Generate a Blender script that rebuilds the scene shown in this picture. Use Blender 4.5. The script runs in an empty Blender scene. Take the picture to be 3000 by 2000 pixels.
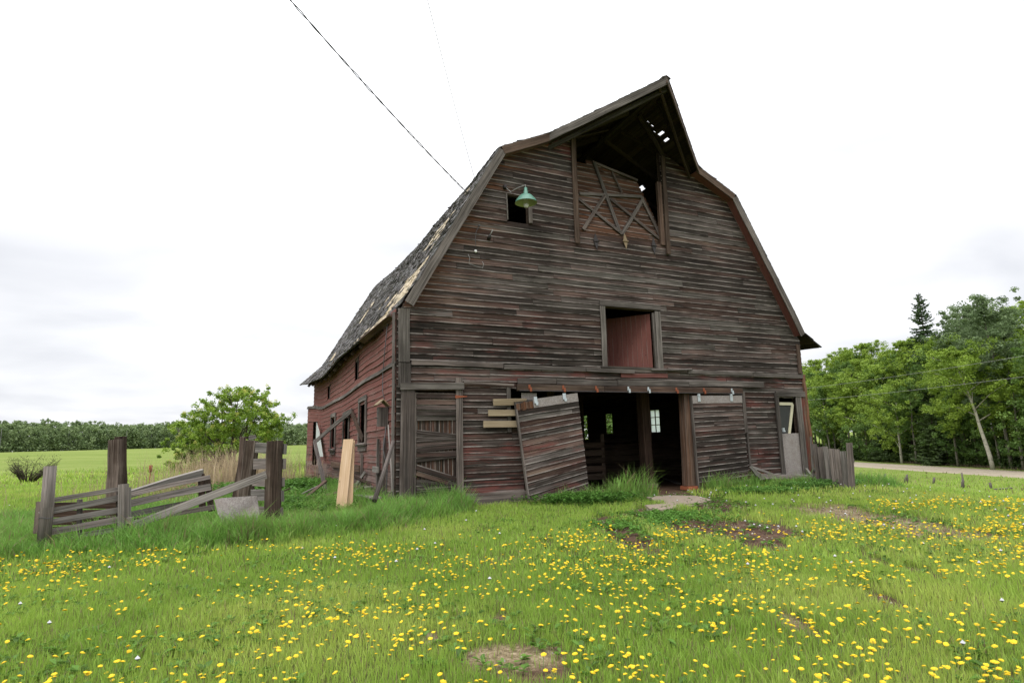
import bpy, bmesh, math, random
import numpy as np
from mathutils import Vector, Matrix

# ------------------------------------------------------------------ camera, world, sun, exposure
SC = bpy.context.scene
COL = SC.collection
FPX = 1750.0                      # focal length in pixels of the 3000 px wide photograph
PITCH, ROLL, YAW, CAM_Z = math.radians(9.31), math.radians(-1.41), math.radians(25.65), 1.25
_cp, _sp, _cr, _sr = math.cos(PITCH), math.sin(PITCH), math.cos(ROLL), math.sin(ROLL)
FW = Vector((0, _cp, _sp)); _u0 = Vector((0, -_sp, _cp)); _r0 = Vector((1, 0, 0))
RT = _cr * _r0 + _sr * _u0; UP = -_sr * _r0 + _cr * _u0
CAMP = Vector((0, 0, CAM_Z))
cam = bpy.data.cameras.new('camera'); camo = bpy.data.objects.new('camera', cam); COL.objects.link(camo)
cam.sensor_width = 36.0; cam.lens = 36.0 * FPX / 3000.0; cam.clip_start = 0.05; cam.clip_end = 6000
camo.matrix_world = Matrix(((RT.x, UP.x, -FW.x, 0), (RT.y, UP.y, -FW.y, 0), (RT.z, UP.z, -FW.z, CAM_Z), (0, 0, 0, 1)))
SC.camera = camo

SUN_EL, SUN_AZ = math.radians(48), math.radians(205)     # azimuth measured clockwise from +Y
world = bpy.data.worlds.new('World'); SC.world = world; world.use_nodes = True
nt = world.node_tree; nt.nodes.clear()
def wn(t, **k):
    n = nt.nodes.new(t)
    for a, b in k.items(): setattr(n, a, b)
    return n
def wl(a, b): nt.links.new(a, b)
w_out = wn('ShaderNodeOutputWorld'); w_bg = wn('ShaderNodeBackground')
w_sky = wn('ShaderNodeTexSky', sky_type='NISHITA', sun_disc=False, sun_elevation=SUN_EL, sun_rotation=SUN_AZ)
w_tc = wn('ShaderNodeTexCoord'); w_sep = wn('ShaderNodeSeparateXYZ'); wl(w_tc.outputs['Generated'], w_sep.inputs[0])
w_el = wn('ShaderNodeMapRange', interpolation_type='SMOOTHSTEP')
w_el.inputs['From Min'].default_value = 0.22; w_el.inputs['From Max'].default_value = 0.95
w_el.inputs['To Min'].default_value = 9.0; w_el.inputs['To Max'].default_value = 26.0
wl(w_sep.outputs['Z'], w_el.inputs['Value'])
# flattened cloud deck: direction divided by height above the horizon
w_add = wn('ShaderNodeMath', operation='ADD'); w_add.inputs[1].default_value = 0.22; wl(w_sep.outputs['Z'], w_add.inputs[0])
w_dx = wn('ShaderNodeMath', operation='DIVIDE'); wl(w_sep.outputs['X'], w_dx.inputs[0]); wl(w_add.outputs[0], w_dx.inputs[1])
w_dy = wn('ShaderNodeMath', operation='DIVIDE'); wl(w_sep.outputs['Y'], w_dy.inputs[0]); wl(w_add.outputs[0], w_dy.inputs[1])
w_cmb = wn('ShaderNodeCombineXYZ'); wl(w_dx.outputs[0], w_cmb.inputs[0]); wl(w_dy.outputs[0], w_cmb.inputs[1])
w_no = wn('ShaderNodeTexNoise'); w_no.inputs['Scale'].default_value = 1.35; w_no.inputs['Detail'].default_value = 5
w_no.inputs['Roughness'].default_value = 0.45; w_no.inputs['Distortion'].default_value = 0.3
wl(w_cmb.outputs[0], w_no.inputs['Vector'])
w_cr = wn('ShaderNodeValToRGB')
w_cr.color_ramp.elements[0].position = 0.33; w_cr.color_ramp.elements[0].color = (0.675, 0.69, 0.735, 1)
w_cr.color_ramp.elements[1].position = 0.68; w_cr.color_ramp.elements[1].color = (1.05, 1.05, 1.06, 1)
wl(w_no.outputs['Fac'], w_cr.inputs[0])
w_mul = wn('ShaderNodeVectorMath', operation='MULTIPLY'); wl(w_cr.outputs[0], w_mul.inputs[0]); wl(w_el.outputs[0], w_mul.inputs[1])
w_mix = wn('ShaderNodeMix', data_type='RGBA'); w_mix.inputs[0].default_value = 0.95
wl(w_sky.outputs[0], w_mix.inputs[6]); wl(w_mul.outputs[0], w_mix.inputs[7])
w_bg.inputs['Strength'].default_value = 0.1
wl(w_mix.outputs[2], w_bg.inputs[0]); wl(w_bg.outputs[0], w_out.inputs[0])

sl = bpy.data.lights.new('sun', 'SUN'); sl.energy = 0.9; sl.angle = math.radians(14); sl.color = (1.0, 0.96, 0.9)
so = bpy.data.objects.new('sun', sl); COL.objects.link(so)
_sd = Vector((math.sin(SUN_AZ) * math.cos(SUN_EL), math.cos(SUN_AZ) * math.cos(SUN_EL), math.sin(SUN_EL)))
so.rotation_euler = _sd.to_track_quat('Z', 'Y').to_euler(); so.location = _sd * 60
SC.view_settings.view_transform = 'Standard'; SC.view_settings.look = 'None'
SC.view_settings.exposure = 0.42; SC.view_settings.gamma = 1.0
SC.cycles.max_bounces = 6; SC.cycles.transparent_max_bounces = 8

# ------------------------------------------------------------------ measuring helpers
def ray(x, y): return FW + RT * ((x - 1500) / FPX) - UP * ((y - 1000) / FPX)
def G(x, y, z=-0.2):
    r = ray(x, y); return CAMP + r * ((z - CAM_Z) / r.z)
def AT(x, y, Y):
    r = ray(x, y); return CAMP + r * (Y / r.y)
DF = Vector((math.cos(YAW), math.sin(YAW), 0)); DS = Vector((-math.sin(YAW), math.cos(YAW), 0))
O = Vector((-2.4944, 12.7153, 0.0))
def PF(x, y, off=0.0):            # point on a plane parallel to the barn front, off metres before it -> barn-local
    r = ray(x, y); t = ((O - DS * off - CAMP).dot(DS)) / r.dot(DS); P = CAMP + r * t - O
    return Vector((P.dot(DF), P.dot(DS), P.z))
def PS(x, y, off=0.0):            # same for the long left side
    r = ray(x, y); t = ((O - DF * off - CAMP).dot(DF)) / r.dot(DF); P = CAMP + r * t - O
    return Vector((P.dot(DF), P.dot(DS), P.z))
def BW(u, v, z=0.0): return O + DF * u + DS * v + Vector((0, 0, z))
def to_local(P):
    P = Vector(P) - O; return Vector((P.dot(DF), P.dot(DS), P.z))

rng = random.Random(7)
nrng = np.random.default_rng(11)
def ru(a, b): return rng.uniform(a, b)
def sstep(a, b, x):
    t = min(1, max(0, (x - a) / (b - a))); return t * t * (3 - 2 * t)
def interp(x, pts):
    if x <= pts[0][0]: return pts[0][1]
    for (a, fa), (b, fb) in zip(pts, pts[1:]):
        if x <= b:
            t = (x - a) / (b - a); t = t * t * (3 - 2 * t); return fa + (fb - fa) * t
    return pts[-1][1]

# ------------------------------------------------------------------ object helpers
def tag(o, label=None, cat=None, group=None, kind=None):
    if label: o['label'] = label
    if cat: o['category'] = cat
    if group: o['group'] = group
    if kind: o['kind'] = kind
    return o
def empty(name, loc=(0, 0, 0), rz=0.0, label=None, cat=None, group=None):
    o = bpy.data.objects.new(name, None); COL.objects.link(o); o.location = loc; o.rotation_euler = (0, 0, rz)
    o.empty_display_size = 0.2
    return tag(o, label, cat, group)
class MB:
    def __init__(s): s.v = []; s.f = []; s.uv = []; s.c = []; s.mi = []; s.smooth = []
    def vert(s, p): s.v.append((p[0], p[1], p[2])); return len(s.v) - 1
    def face(s, idx, uv=None, col=(0.5, 0, 0.5, 0), mi=0, smooth=False):
        s.f.append(tuple(idx)); n = len(idx)
        s.uv.append(uv if uv else [(0, 0)] * n)
        s.c.append(col if isinstance(col, list) else [col] * n)
        s.mi.append(mi); s.smooth.append(smooth)
    def build(s, name, mats, parent=None, loc=None):
        me = bpy.data.meshes.new(name); me.from_pydata(s.v, [], s.f)
        if not isinstance(mats, (list, tuple)): mats = [mats]
        for m in mats: me.materials.append(m)
        uvl = me.uv_layers.new(name='UVMap'); uvl.data.foreach_set('uv', [c for f in s.uv for p in f for c in p])
        ca = me.color_attributes.new('brd', 'FLOAT_COLOR', 'CORNER')
        ca.data.foreach_set('color', [x for f in s.c for p in f for x in p])
        me.polygons.foreach_set('material_index', s.mi)
        me.polygons.foreach_set('use_smooth', s.smooth)
        me.update()
        o = bpy.data.objects.new(name, me); COL.objects.link(o)
        if parent is not None: o.parent = parent
        if loc is not None: o.location = loc
        return o
def plank(mb, a, b, w, t, nrm, paint=0.0, warm=0.0, rnd=None, warp=0.004, seg=None, w2=None, jag=0.0, mi=0):
    """a board from a to b, w wide, t thick; nrm = direction its face looks"""
    a = Vector(a); b = Vector(b); L = b - a; ln = L.length; L.normalize()
    n = Vector(nrm); n = n - L * n.dot(L); n.normalize(); wd = L.cross(n); wd.normalize()
    if seg is None: seg = max(1, int(ln / 0.5))
    if w2 is None: w2 = w
    r = ru(0, 1) if rnd is None else rnd
    uo, vo = ru(0, 40), ru(0, 40); rows = []
    for i in range(seg + 1):
        k = i / seg; p = a + L * (ln * k) + n * ru(-warp, warp) + wd * ru(-warp, warp)
        hw = (w + (w2 - w) * k) / 2
        e = [0] * 4
        if jag and i in (0, seg): e = [ru(-jag, jag) for _ in range(4)]; e[1] = e[0]; e[2] = e[3]
        rows.append([mb.vert(p - wd * hw + n * t / 2 + L * e[0]), mb.vert(p - wd * hw - n * t / 2 + L * e[1]),
                     mb.vert(p + wd * hw - n * t / 2 + L * e[2]), mb.vert(p + wd * hw + n * t / 2 + L * e[3])])
    for i in range(seg):
        A, B = rows[i], rows[i + 1]; u0 = uo + ln * i / seg; u1 = uo + ln * (i + 1) / seg
        for (p, q, va, vb, ea, eb) in ((3, 0, w, 0, 1, 0), (0, 1, 0, -t, 0.5, 0.5), (1, 2, 0, w, 0, 1), (2, 3, w, w + t, 0.5, 0.5)):
            mb.face((A[p], A[q], B[q], B[p]), [(u0, vo + va), (u0, vo + vb), (u1, vo + vb), (u1, vo + va)],
                    [(r, paint, ea, warm), (r, paint, eb, warm), (r, paint, eb, warm), (r, paint, ea, warm)], mi)
    for R_ in (rows[0], rows[-1]):
        mb.face((R_[0], R_[1], R_[2], R_[3]), [(uo, vo), (uo, vo + t), (uo + .02, vo + t), (uo + .02, vo)], (r, paint, .5, warm), mi)
def tube(mb, pts, rads, n=8, col=(0.5, 0, 0.5, 0), mi=0, cap=True):
    pts = [Vector(p) for p in pts]; rows = []; prev = None; ulen = ru(0, 30)
    if not isinstance(rads, (list, tuple)): rads = [rads] * len(pts)
    us = [ulen]
    for i, p in enumerate(pts):
        d = (pts[min(i + 1, len(pts) - 1)] - pts[max(i - 1, 0)]).normalized()
        if prev is None: x = d.orthogonal().normalized()
        else: x = (prev - d * prev.dot(d)).normalized()
        prev = x; y = d.cross(x)
        if i: us.append(us[-1] + (p - pts[i - 1]).length)
        rows.append([mb.vert(p + (x * math.cos(2 * math.pi * k / n) + y * math.sin(2 * math.pi * k / n)) * rads[i]) for k in range(n)])
    for i in range(len(pts) - 1):
        for k in range(n):
            k2 = (k + 1) % n; va = k / n * 6.28 * max(rads[i], 1e-4); vb = (k + 1) / n * 6.28 * max(rads[i], 1e-4)
            mb.face((rows[i][k], rows[i][k2], rows[i + 1][k2], rows[i + 1][k]), [(us[i], va), (us[i], vb), (us[i + 1], vb), (us[i + 1], va)], col, mi, True)
    if cap:
        mb.face(tuple(rows[0][::-1]), None, col, mi); mb.face(tuple(rows[-1]), None, col, mi)
def box(mb, c, s, col=(0.5, 0, 0.5, 0), mi=0):
    c = Vector(c)
    plank(mb, c - Vector((s[0] / 2, 0, 0)), c + Vector((s[0] / 2, 0, 0)), s[1], s[2], (0, 0, 1), col[1], col[3], col[0], 0, 1, mi=mi)

# ------------------------------------------------------------------ materials
def mat(name):
    m = bpy.data.materials.new(name); m.use_nodes = True; t = m.node_tree
    for n in list(t.nodes):
        if n.type != 'OUTPUT_MATERIAL': t.nodes.remove(n)
    return m, t, [n for n in t.nodes if n.type == 'OUTPUT_MATERIAL'][0]
class NT:
    def __init__(s, t): s.t = t
    def n(s, ty, **k):
        x = s.t.nodes.new(ty)
        for a, b in k.items(): setattr(x, a, b)
        return x
    def l(s, a, b): s.t.links.new(a, b)
    def noise(s, vec, scale, detail=4, rough=0.55, dist=0.0):
        x = s.n('ShaderNodeTexNoise'); x.inputs['Scale'].default_value = scale; x.inputs['Detail'].default_value = detail
        x.inputs['Roughness'].default_value = rough; x.inputs['Distortion'].default_value = dist
        if vec is not None: s.l(vec, x.inputs['Vector'])
        return x.outputs['Fac']
    def mapping(s, vec, sc, loc=(0, 0, 0)):
        x = s.n('ShaderNodeMapping'); x.inputs['Scale'].default_value = sc; x.inputs['Location'].default_value = loc
        s.l(vec, x.inputs['Vector']); return x.outputs[0]
    def ramp(s, fac, els):
        x = s.n('ShaderNodeValToRGB'); cr = x.color_ramp
        while len(cr.elements) < len(els): cr.elements.new(0.5)
        for e, (p, c) in zip(cr.elements, els):
            e.position = p; e.color = (c[0], c[1], c[2], 1) if isinstance(c, tuple) else (c, c, c, 1)
        s.l(fac, x.inputs[0]); return x.outputs[0]
    def math(s, op, a, b=None, clamp=False):
        x = s.n('ShaderNodeMath', operation=op, use_clamp=clamp)
        for i, q in enumerate((a, b)):
            if q is None: continue
            if isinstance(q, (int, float)): x.inputs[i].default_value = q
            else: s.l(q, x.inputs[i])
        return x.outputs[0]
    def mr(s, v, a, b, c=0.0, d=1.0):
        x = s.n('ShaderNodeMapRange'); s.l(v, x.inputs[0])
        for i, q in enumerate((a, b, c, d)): x.inputs[i + 1].default_value = q
        return x.outputs[0]
    def mix(s, f, a, b, mode='MIX'):
        x = s.n('ShaderNodeMix', data_type='RGBA', blend_type=mode)
        for i, q in ((0, f), (6, a), (7, b)):
            if isinstance(q, (int, float)): x.inputs[i].default_value = q
            elif isinstance(q, tuple): x.inputs[i].default_value = (q[0], q[1], q[2], 1)
            else: s.l(q, x.inputs[i])
        return x.outputs[2]
    def attr(s, name):
        x = s.n('ShaderNodeAttribute', attribute_name=name); sp = s.n('ShaderNodeSeparateColor'); s.l(x.outputs['Color'], sp.inputs[0])
        return sp.outputs[0], sp.outputs[1], sp.outputs[2], x.outputs['Alpha']
    def bump(s, h, st=0.3, dist=0.01):
        x = s.n('ShaderNodeBump'); x.inputs['Strength'].default_value = st; x.inputs['Distance'].default_value = dist
        s.l(h, x.inputs['Height']); return x.outputs[0]
    def pbsdf(s, col, rough=0.85, nrm=None, out=None, **kw):
        x = s.n('ShaderNodeBsdfPrincipled')
        if isinstance(col, tuple): x.inputs['Base Color'].default_value = (col[0], col[1], col[2], 1)
        else: s.l(col, x.inputs['Base Color'])
        if isinstance(rough, (int, float)): x.inputs['Roughness'].default_value = rough
        else: s.l(rough, x.inputs['Roughness'])
        x.inputs['Specular IOR Level'].default_value = kw.get('spec', 0.25)
        x.inputs['Metallic'].default_value = kw.get('metal', 0.0)
        if nrm is not None: s.l(nrm, x.inputs['Normal'])
        if out is not None: s.l(x.outputs[0], out.inputs['Surface'])
        return x

def wood_mat(name, dark, mid, light, red=(0.13, 0.022, 0.016), orange=(0.20, 0.075, 0.028), edge=0.5, moss=0.0, zone=0.5, rw=0.34, huef=0.25):
    m, t, out = mat(name); N = NT(t)
    uv = N.n('ShaderNodeUVMap', uv_map='UVMap').outputs[0]; ob = N.n('ShaderNodeTexCoord').outputs['Object']
    R_, P_, E_, W_ = N.attr('brd')
    g1 = N.noise(N.mapping(uv, (0.7, 48, 1)), 1.0, 5, 0.66, 0.25)
    g2 = N.noise(N.mapping(uv, (2.2, 170, 1)), 1.0, 3, 0.6)
    g3 = N.noise(N.mapping(uv, (0.7, 9, 1)), 1.0, 5, 0.65, 0.2)
    z1 = N.noise(ob, zone, 4, 0.6)
    g = N.math('ADD', N.math('MULTIPLY', g1, 0.5), N.math('ADD', N.math('MULTIPLY', g2, 0.22), N.math('MULTIPLY', g3, 0.28)))
    tone = N.math('ADD', N.mr(g, 0.37, 0.64, 0, 0.80), N.math('ADD', N.math('MULTIPLY', R_, rw), N.mr(z1, 0.3, 0.7, -0.24, 0.14)))
    base = N.ramp(tone, [(0.05, dark), (0.5, mid), (1.0, light)])
    hue = N.ramp(N.math('ADD', N.math('MULTIPLY', g3, 0.5), N.math('ADD', N.math('MULTIPLY', N.math('FRACT', N.math('MULTIPLY', R_, 7.3)), 0.3), N.math('MULTIPLY', z1, 0.3))), [(0.40, (0.88, 1.0, 0.95)), (0.56, (1.0, 1.0, 1.0)), (0.68, (1.22, 0.92, 0.84)), (0.8, (1.2, 1.0, 0.78))])
    base = N.mix(huef, base, hue, 'MULTIPLY')
    # bare orange-brown wood
    wm = N.mr(N.math('ADD', N.math('MULTIPLY', W_, 1.1), N.math('SUBTRACT', N.noise(N.mapping(uv, (0.45, 22, 1)), 1.0, 5, 0.68, 0.3), 0.5)), 0.36, 0.80)
    base = N.mix(N.math('MULTIPLY', wm, 0.85), base, orange)
    # flaking red paint
    pn = N.noise(N.mapping(uv, (0.8, 44, 1)), 1.0, 6, 0.72, 0.4); pb = N.noise(N.mapping(ob, (0.8, 0.8, 2.6)), 1.0, 4, 0.6)
    ps = N.math('ADD', N.math('MULTIPLY', P_, 1.15), N.math('ADD', N.mr(pn, 0, 1, -0.75, 0.75), N.mr(pb, 0.25, 0.75, -0.3, 0.3)))
    pm = N.mr(ps, 0.42, 0.66)
    redc = N.mix(N.noise(N.mapping(uv, (3, 30, 1)), 1.0, 4), (red[0] * 0.55, red[1] * 0.7, red[2] * 0.7), (red[0] * 1.35, red[1] * 1.8, red[2] * 1.9))
    base = N.mix(N.math('MULTIPLY', pm, 0.70), base, redc)
    # worn pale lower edge of the board
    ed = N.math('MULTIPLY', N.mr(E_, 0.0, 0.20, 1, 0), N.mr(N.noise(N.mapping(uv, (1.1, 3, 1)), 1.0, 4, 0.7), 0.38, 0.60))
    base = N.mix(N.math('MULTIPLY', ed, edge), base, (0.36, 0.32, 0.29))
    # nail heads and knots as small dark spots
    vr = N.n('ShaderNodeTexVoronoi'); vr.inputs['Scale'].default_value = 2.6; N.l(N.mapping(uv, (1, 2.2, 1)), vr.inputs['Vector'])
    kn = N.mr(vr.outputs['Distance'], 0.03, 0.075, 0.75, 0)
    base = N.mix(kn, base, (0.018, 0.014, 0.012))
    if moss: base = N.mix(N.math('MULTIPLY', N.mr(N.noise(ob, 3.2, 5, 0.7), 0.52, 0.68), moss), base, (0.06, 0.075, 0.02))
    h = N.math('ADD', g1, N.math('MULTIPLY', g2, 0.5))
    N.pbsdf(base, 0.88, N.bump(h, 0.55, 0.008), out, spec=0.12)
    return m
M = {}
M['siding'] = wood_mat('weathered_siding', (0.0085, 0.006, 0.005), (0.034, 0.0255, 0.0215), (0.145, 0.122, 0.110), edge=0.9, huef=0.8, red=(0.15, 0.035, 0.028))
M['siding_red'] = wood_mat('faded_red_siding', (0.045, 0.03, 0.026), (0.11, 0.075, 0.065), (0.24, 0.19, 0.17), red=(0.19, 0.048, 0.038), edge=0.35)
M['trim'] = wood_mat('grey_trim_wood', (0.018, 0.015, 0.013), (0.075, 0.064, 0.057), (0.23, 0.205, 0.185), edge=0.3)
M['timber'] = wood_mat('dark_timber', (0.014, 0.010, 0.008), (0.06, 0.04, 0.03), (0.17, 0.12, 0.09), edge=0.1)
M['rail'] = wood_mat('silver_fence_wood', (0.03, 0.026, 0.023), (0.12, 0.107, 0.095), (0.31, 0.285, 0.26), edge=0.3)
M['railpost'] = wood_mat('brown_fence_post', (0.012, 0.008, 0.006), (0.06, 0.042, 0.032), (0.22, 0.18, 0.15), edge=0.1, zone=1.2)
M['pine'] = wood_mat('new_pine_board', (0.29, 0.185, 0.105), (0.42, 0.285, 0.175), (0.52, 0.39, 0.27), edge=0.0)
M['oldpine'] = wood_mat('aged_tan_board', (0.14, 0.10, 0.06), (0.26, 0.20, 0.13), (0.38, 0.32, 0.22), edge=0.1)
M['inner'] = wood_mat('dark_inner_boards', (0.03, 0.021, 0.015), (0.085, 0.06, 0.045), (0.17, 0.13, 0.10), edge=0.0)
M['deck'] = wood_mat('roof_sheathing', (0.012, 0.009, 0.007), (0.038, 0.028, 0.022), (0.09, 0.07, 0.055), edge=0.0)
M['shingle'] = wood_mat('cedar_shingles', (0.012, 0.011, 0.010), (0.048, 0.043, 0.040), (0.185, 0.178, 0.185), orange=(0.62, 0.52, 0.38), edge=0.35, moss=0.45, zone=0.8, rw=0.8)
def osb_mat():
    m, t, out = mat('weathered_strand_board'); N = NT(t); uv = N.n('ShaderNodeUVMap', uv_map='UVMap').outputs[0]
    v1 = N.n('ShaderNodeTexVoronoi'); v1.inputs['Scale'].default_value = 48; N.l(N.mapping(uv, (1, 2.6, 1)), v1.inputs['Vector'])
    v2 = N.n('ShaderNodeTexVoronoi'); v2.inputs['Scale'].default_value = 42; N.l(N.mapping(uv, (2.4, 1, 1)), v2.inputs['Vector'])
    s1 = N.n('ShaderNodeSeparateColor'); N.l(v1.outputs['Color'], s1.inputs[0]); s2 = N.n('ShaderNodeSeparateColor'); N.l(v2.outputs['Color'], s2.inputs[0])
    f = N.math('ADD', N.math('MULTIPLY', s1.outputs[0], 0.5), N.math('MULTIPLY', s2.outputs[0], 0.5))
    c = N.ramp(f, [(0.1, (0.18, 0.155, 0.145)), (0.5, (0.24, 0.215, 0.20)), (0.95, (0.32, 0.295, 0.28))])
    c = N.mix(N.mr(N.noise(uv, 3, 4), 0.45, 0.7, 0, 0.5), c, (0.16, 0.125, 0.10))
    N.pbsdf(c, 0.85, N.bump(f, 0.3, 0.004), out, spec=0.15); return m
M['osb'] = osb_mat()
def simple(name, col, rough=0.6, metal=0.0, var=0.25, scale=8.0, spec=0.3):
    m, t, out = mat(name); N = NT(t); ob = N.n('ShaderNodeTexCoord').outputs['Object']
    n = N.noise(ob, scale, 5, 0.6)
    c = N.mix(n, tuple(x * (1 - var) for x in col), tuple(min(1, x * (1 + var)) for x in col))
    N.pbsdf(c, rough, N.bump(n, 0.15, 0.003), out, metal=metal, spec=spec); return m
M['galv'] = simple('galvanised_steel', (0.42, 0.46, 0.48), 0.45, 0.4)
M['rust'] = simple('orange_rusty_iron', (0.22, 0.065, 0.03), 0.8)
M['darkmetal'] = simple('dark_iron', (0.04, 0.035, 0.035), 0.6, 0.3)
M['wire'] = simple('old_cable', (0.09, 0.09, 0.095), 0.7)
M['wirepale'] = simple('pale_wire', (0.25, 0.25, 0.24), 0.6)
M['porcelain'] = simple('white_porcelain', (0.75, 0.75, 0.73), 0.3)
M['enamel'] = simple('green_enamel', (0.085, 0.21, 0.155), 0.4, 0, 0.35, 14, 0.5)
M['enamel_in'] = simple('yellowed_white_enamel', (0.42, 0.46, 0.30), 0.4, 0, 0.15, 10, 0.4)
M['cream'] = simple('cream_painted_frame', (0.50, 0.47, 0.33), 0.6, 0, 0.12)
M['concrete'] = simple('worn_concrete', (0.26, 0.21, 0.16), 0.9, 0, 0.3, 5)
M['brick'] = simple('orange_brick', (0.28, 0.09, 0.045), 0.9, 0, 0.3, 14)
M['tarp'] = simple('blue_plastic', (0.03, 0.06, 0.16), 0.5)
M['meshscreen'] = simple('dark_screen_mesh', (0.03, 0.032, 0.03), 0.7)
def glassy(name, col, alpha):
    m, t, out = mat(name); N = NT(t)
    d = N.n('ShaderNodeBsdfTranslucent'); d.inputs[0].default_value = (*col, 1)
    tr = N.n('ShaderNodeBsdfTransparent'); gl = N.n('ShaderNodeBsdfGlossy'); gl.inputs['Roughness'].default_value = 0.1
    mx = N.n('ShaderNodeMixShader'); mx.inputs[0].default_value = alpha; N.l(tr.outputs[0], mx.inputs[1]); N.l(d.outputs[0], mx.inputs[2])
    m2 = N.n('ShaderNodeMixShader'); m2.inputs[0].default_value = 0.06; N.l(mx.outputs[0], m2.inputs[1]); N.l(gl.outputs[0], m2.inputs[2])
    N.l(m2.outputs[0], out.inputs['Surface']); return m
M['pane'] = glassy('dusty_window_glass', (0.85, 0.95, 0.92), 0.8)
M['bulb'] = glassy('clear_lamp_glass', (0.9, 0.9, 0.85), 0.5)
def leaf_mat(name, trans=0.35):
    m, t, out = mat(name); N = NT(t)
    a = N.n('ShaderNodeAttribute', attribute_name='lf').outputs['Color']
    n = N.noise(N.n('ShaderNodeTexCoord').outputs['Object'], 3.0, 3)
    c = N.mix(N.mr(n, 0.3, 0.7, 0, 0.35), a, (0.5, 0.5, 0.5), 'OVERLAY')
    d = N.n('ShaderNodeBsdfDiffuse'); tr = N.n('ShaderNodeBsdfTranslucent'); N.l(c, d.inputs[0]); N.l(c, tr.inputs[0])
    mx = N.n('ShaderNodeMixShader'); mx.inputs[0].default_value = trans; N.l(d.outputs[0], mx.inputs[1]); N.l(tr.outputs[0], mx.inputs[2])
    gl = N.n('ShaderNodeBsdfGlossy'); gl.inputs['Roughness'].default_value = 0.5; gl.inputs[0].default_value = (.6, .6, .6, 1)
    m2 = N.n('ShaderNodeMixShader'); m2.inputs[0].default_value = 0.03; N.l(mx.outputs[0], m2.inputs[1]); N.l(gl.outputs[0], m2.inputs[2])
    N.l(m2.outputs[0], out.inputs['Surface']); return m
M['leaf'] = leaf_mat('tree_leaves'); M['grass'] = leaf_mat('grass_blades', 0.4); M['needle'] = leaf_mat('spruce_needles', 0.15)
M['petal'] = leaf_mat('yellow_petals', 0.2)
def bark(name, dark, light, amt=0.5):
    m, t, out = mat(name); N = NT(t); ob = N.n('ShaderNodeTexCoord').outputs['Object']
    n = N.noise(N.mapping(ob, (3, 3, 9)), 1.0, 5, 0.65); n2 = N.noise(N.mapping(ob, (1, 1, 1.4)), 1.0, 3)
    f = N.math('ADD', N.math('MULTIPLY', n, 0.6), N.math('MULTIPLY', n2, 0.4))
    c = N.ramp(f, [(amt - 0.12, dark), (amt + 0.02, light)]); N.pbsdf(c, 0.85, N.bump(n, 0.4, 0.02), out, spec=0.1); return m
M['aspen'] = bark('pale_aspen_bark', (0.04, 0.036, 0.028), (0.17, 0.16, 0.125), 0.50)
M['birch'] = bark('whitish_birch_bark', (0.04, 0.035, 0.03), (0.42, 0.40, 0.33), 0.46)
M['bark'] = bark('dark_bark', (0.02, 0.016, 0.013), (0.08, 0.065, 0.05), 0.5)
# ------------------------------------------------------------------ terrain
def vnoise(x, y, s, seed=0):
    x = np.asarray(x, float) / s + seed * 17.3; y = np.asarray(y, float) / s + seed * 9.1
    xi = np.floor(x).astype(np.int64); yi = np.floor(y).astype(np.int64); fx = x - xi; fy = y - yi
    fx = fx * fx * (3 - 2 * fx); fy = fy * fy * (3 - 2 * fy)
    def h(a, b):
        n = (a * 374761393 + b * 668265263 + seed * 974711) & 0x7fffffff
        n = ((n ^ (n >> 13)) * 1274126177) & 0x7fffffff
        return ((n ^ (n >> 16)) & 0xffff) / 65535.0
    return (h(xi, yi) * (1 - fx) + h(xi + 1, yi) * fx) * (1 - fy) + (h(xi, yi + 1) * (1 - fx) + h(xi + 1, yi + 1) * fx) * fy
def fbm(x, y, s, seed=0): return 0.5 * vnoise(x, y, s, seed) + 0.3 * vnoise(x, y, s / 2.1, seed + 1) + 0.2 * vnoise(x, y, s / 4.3, seed + 2)
def nss(a, b, x):
    t = np.clip((x - a) / (b - a), 0, 1); return t * t * (3 - 2 * t)
def hgt(x, y):
    x = np.asarray(x, float); y = np.asarray(y, float)
    d = np.hypot(x, y)
    z = -0.2 + 0.0 * x
    drop = np.clip((x + 0.10 * (y - 20) - 8.5) / 20.5, 0, 1) * nss(5, 12, d)
    z = z - 2.4 * drop
    z = z + 1.25 * nss(70, 230, d) * nss(-10, -60, x) + 0.0
    z = z - 0.35 * nss(16, 45, d) * (1 - nss(90, 200, d)) * nss(2, -8, x)
    near = 1 - nss(9, 14, d)
    z = z + (vnoise(x, y, 2.6, 5) - 0.5) * 0.07 * (0.6 + 0.4 * near) + (vnoise(x, y, 0.7, 6) - 0.5) * 0.025 * near
    z = z + (vnoise(x, y, 60, 8) - 0.5) * 0.5 * nss(60, 160, d) * nss(0, -40, x)
    # earth of the barn floor is a little lower
    return z
def hz(x, y): return float(hgt(x, y))
def GH(x, y):                      # pixel to a point on the real terrain
    r = ray(x, y); t = 2.0
    while t < 400:
        p = CAMP + r * t
        if p.z < hz(p.x, p.y): break
        t *= 1.01
    return Vector((p.x, p.y, hz(p.x, p.y)))
ROAD = lambda y: 41.2 - 0.07 * (y - 55)
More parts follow.
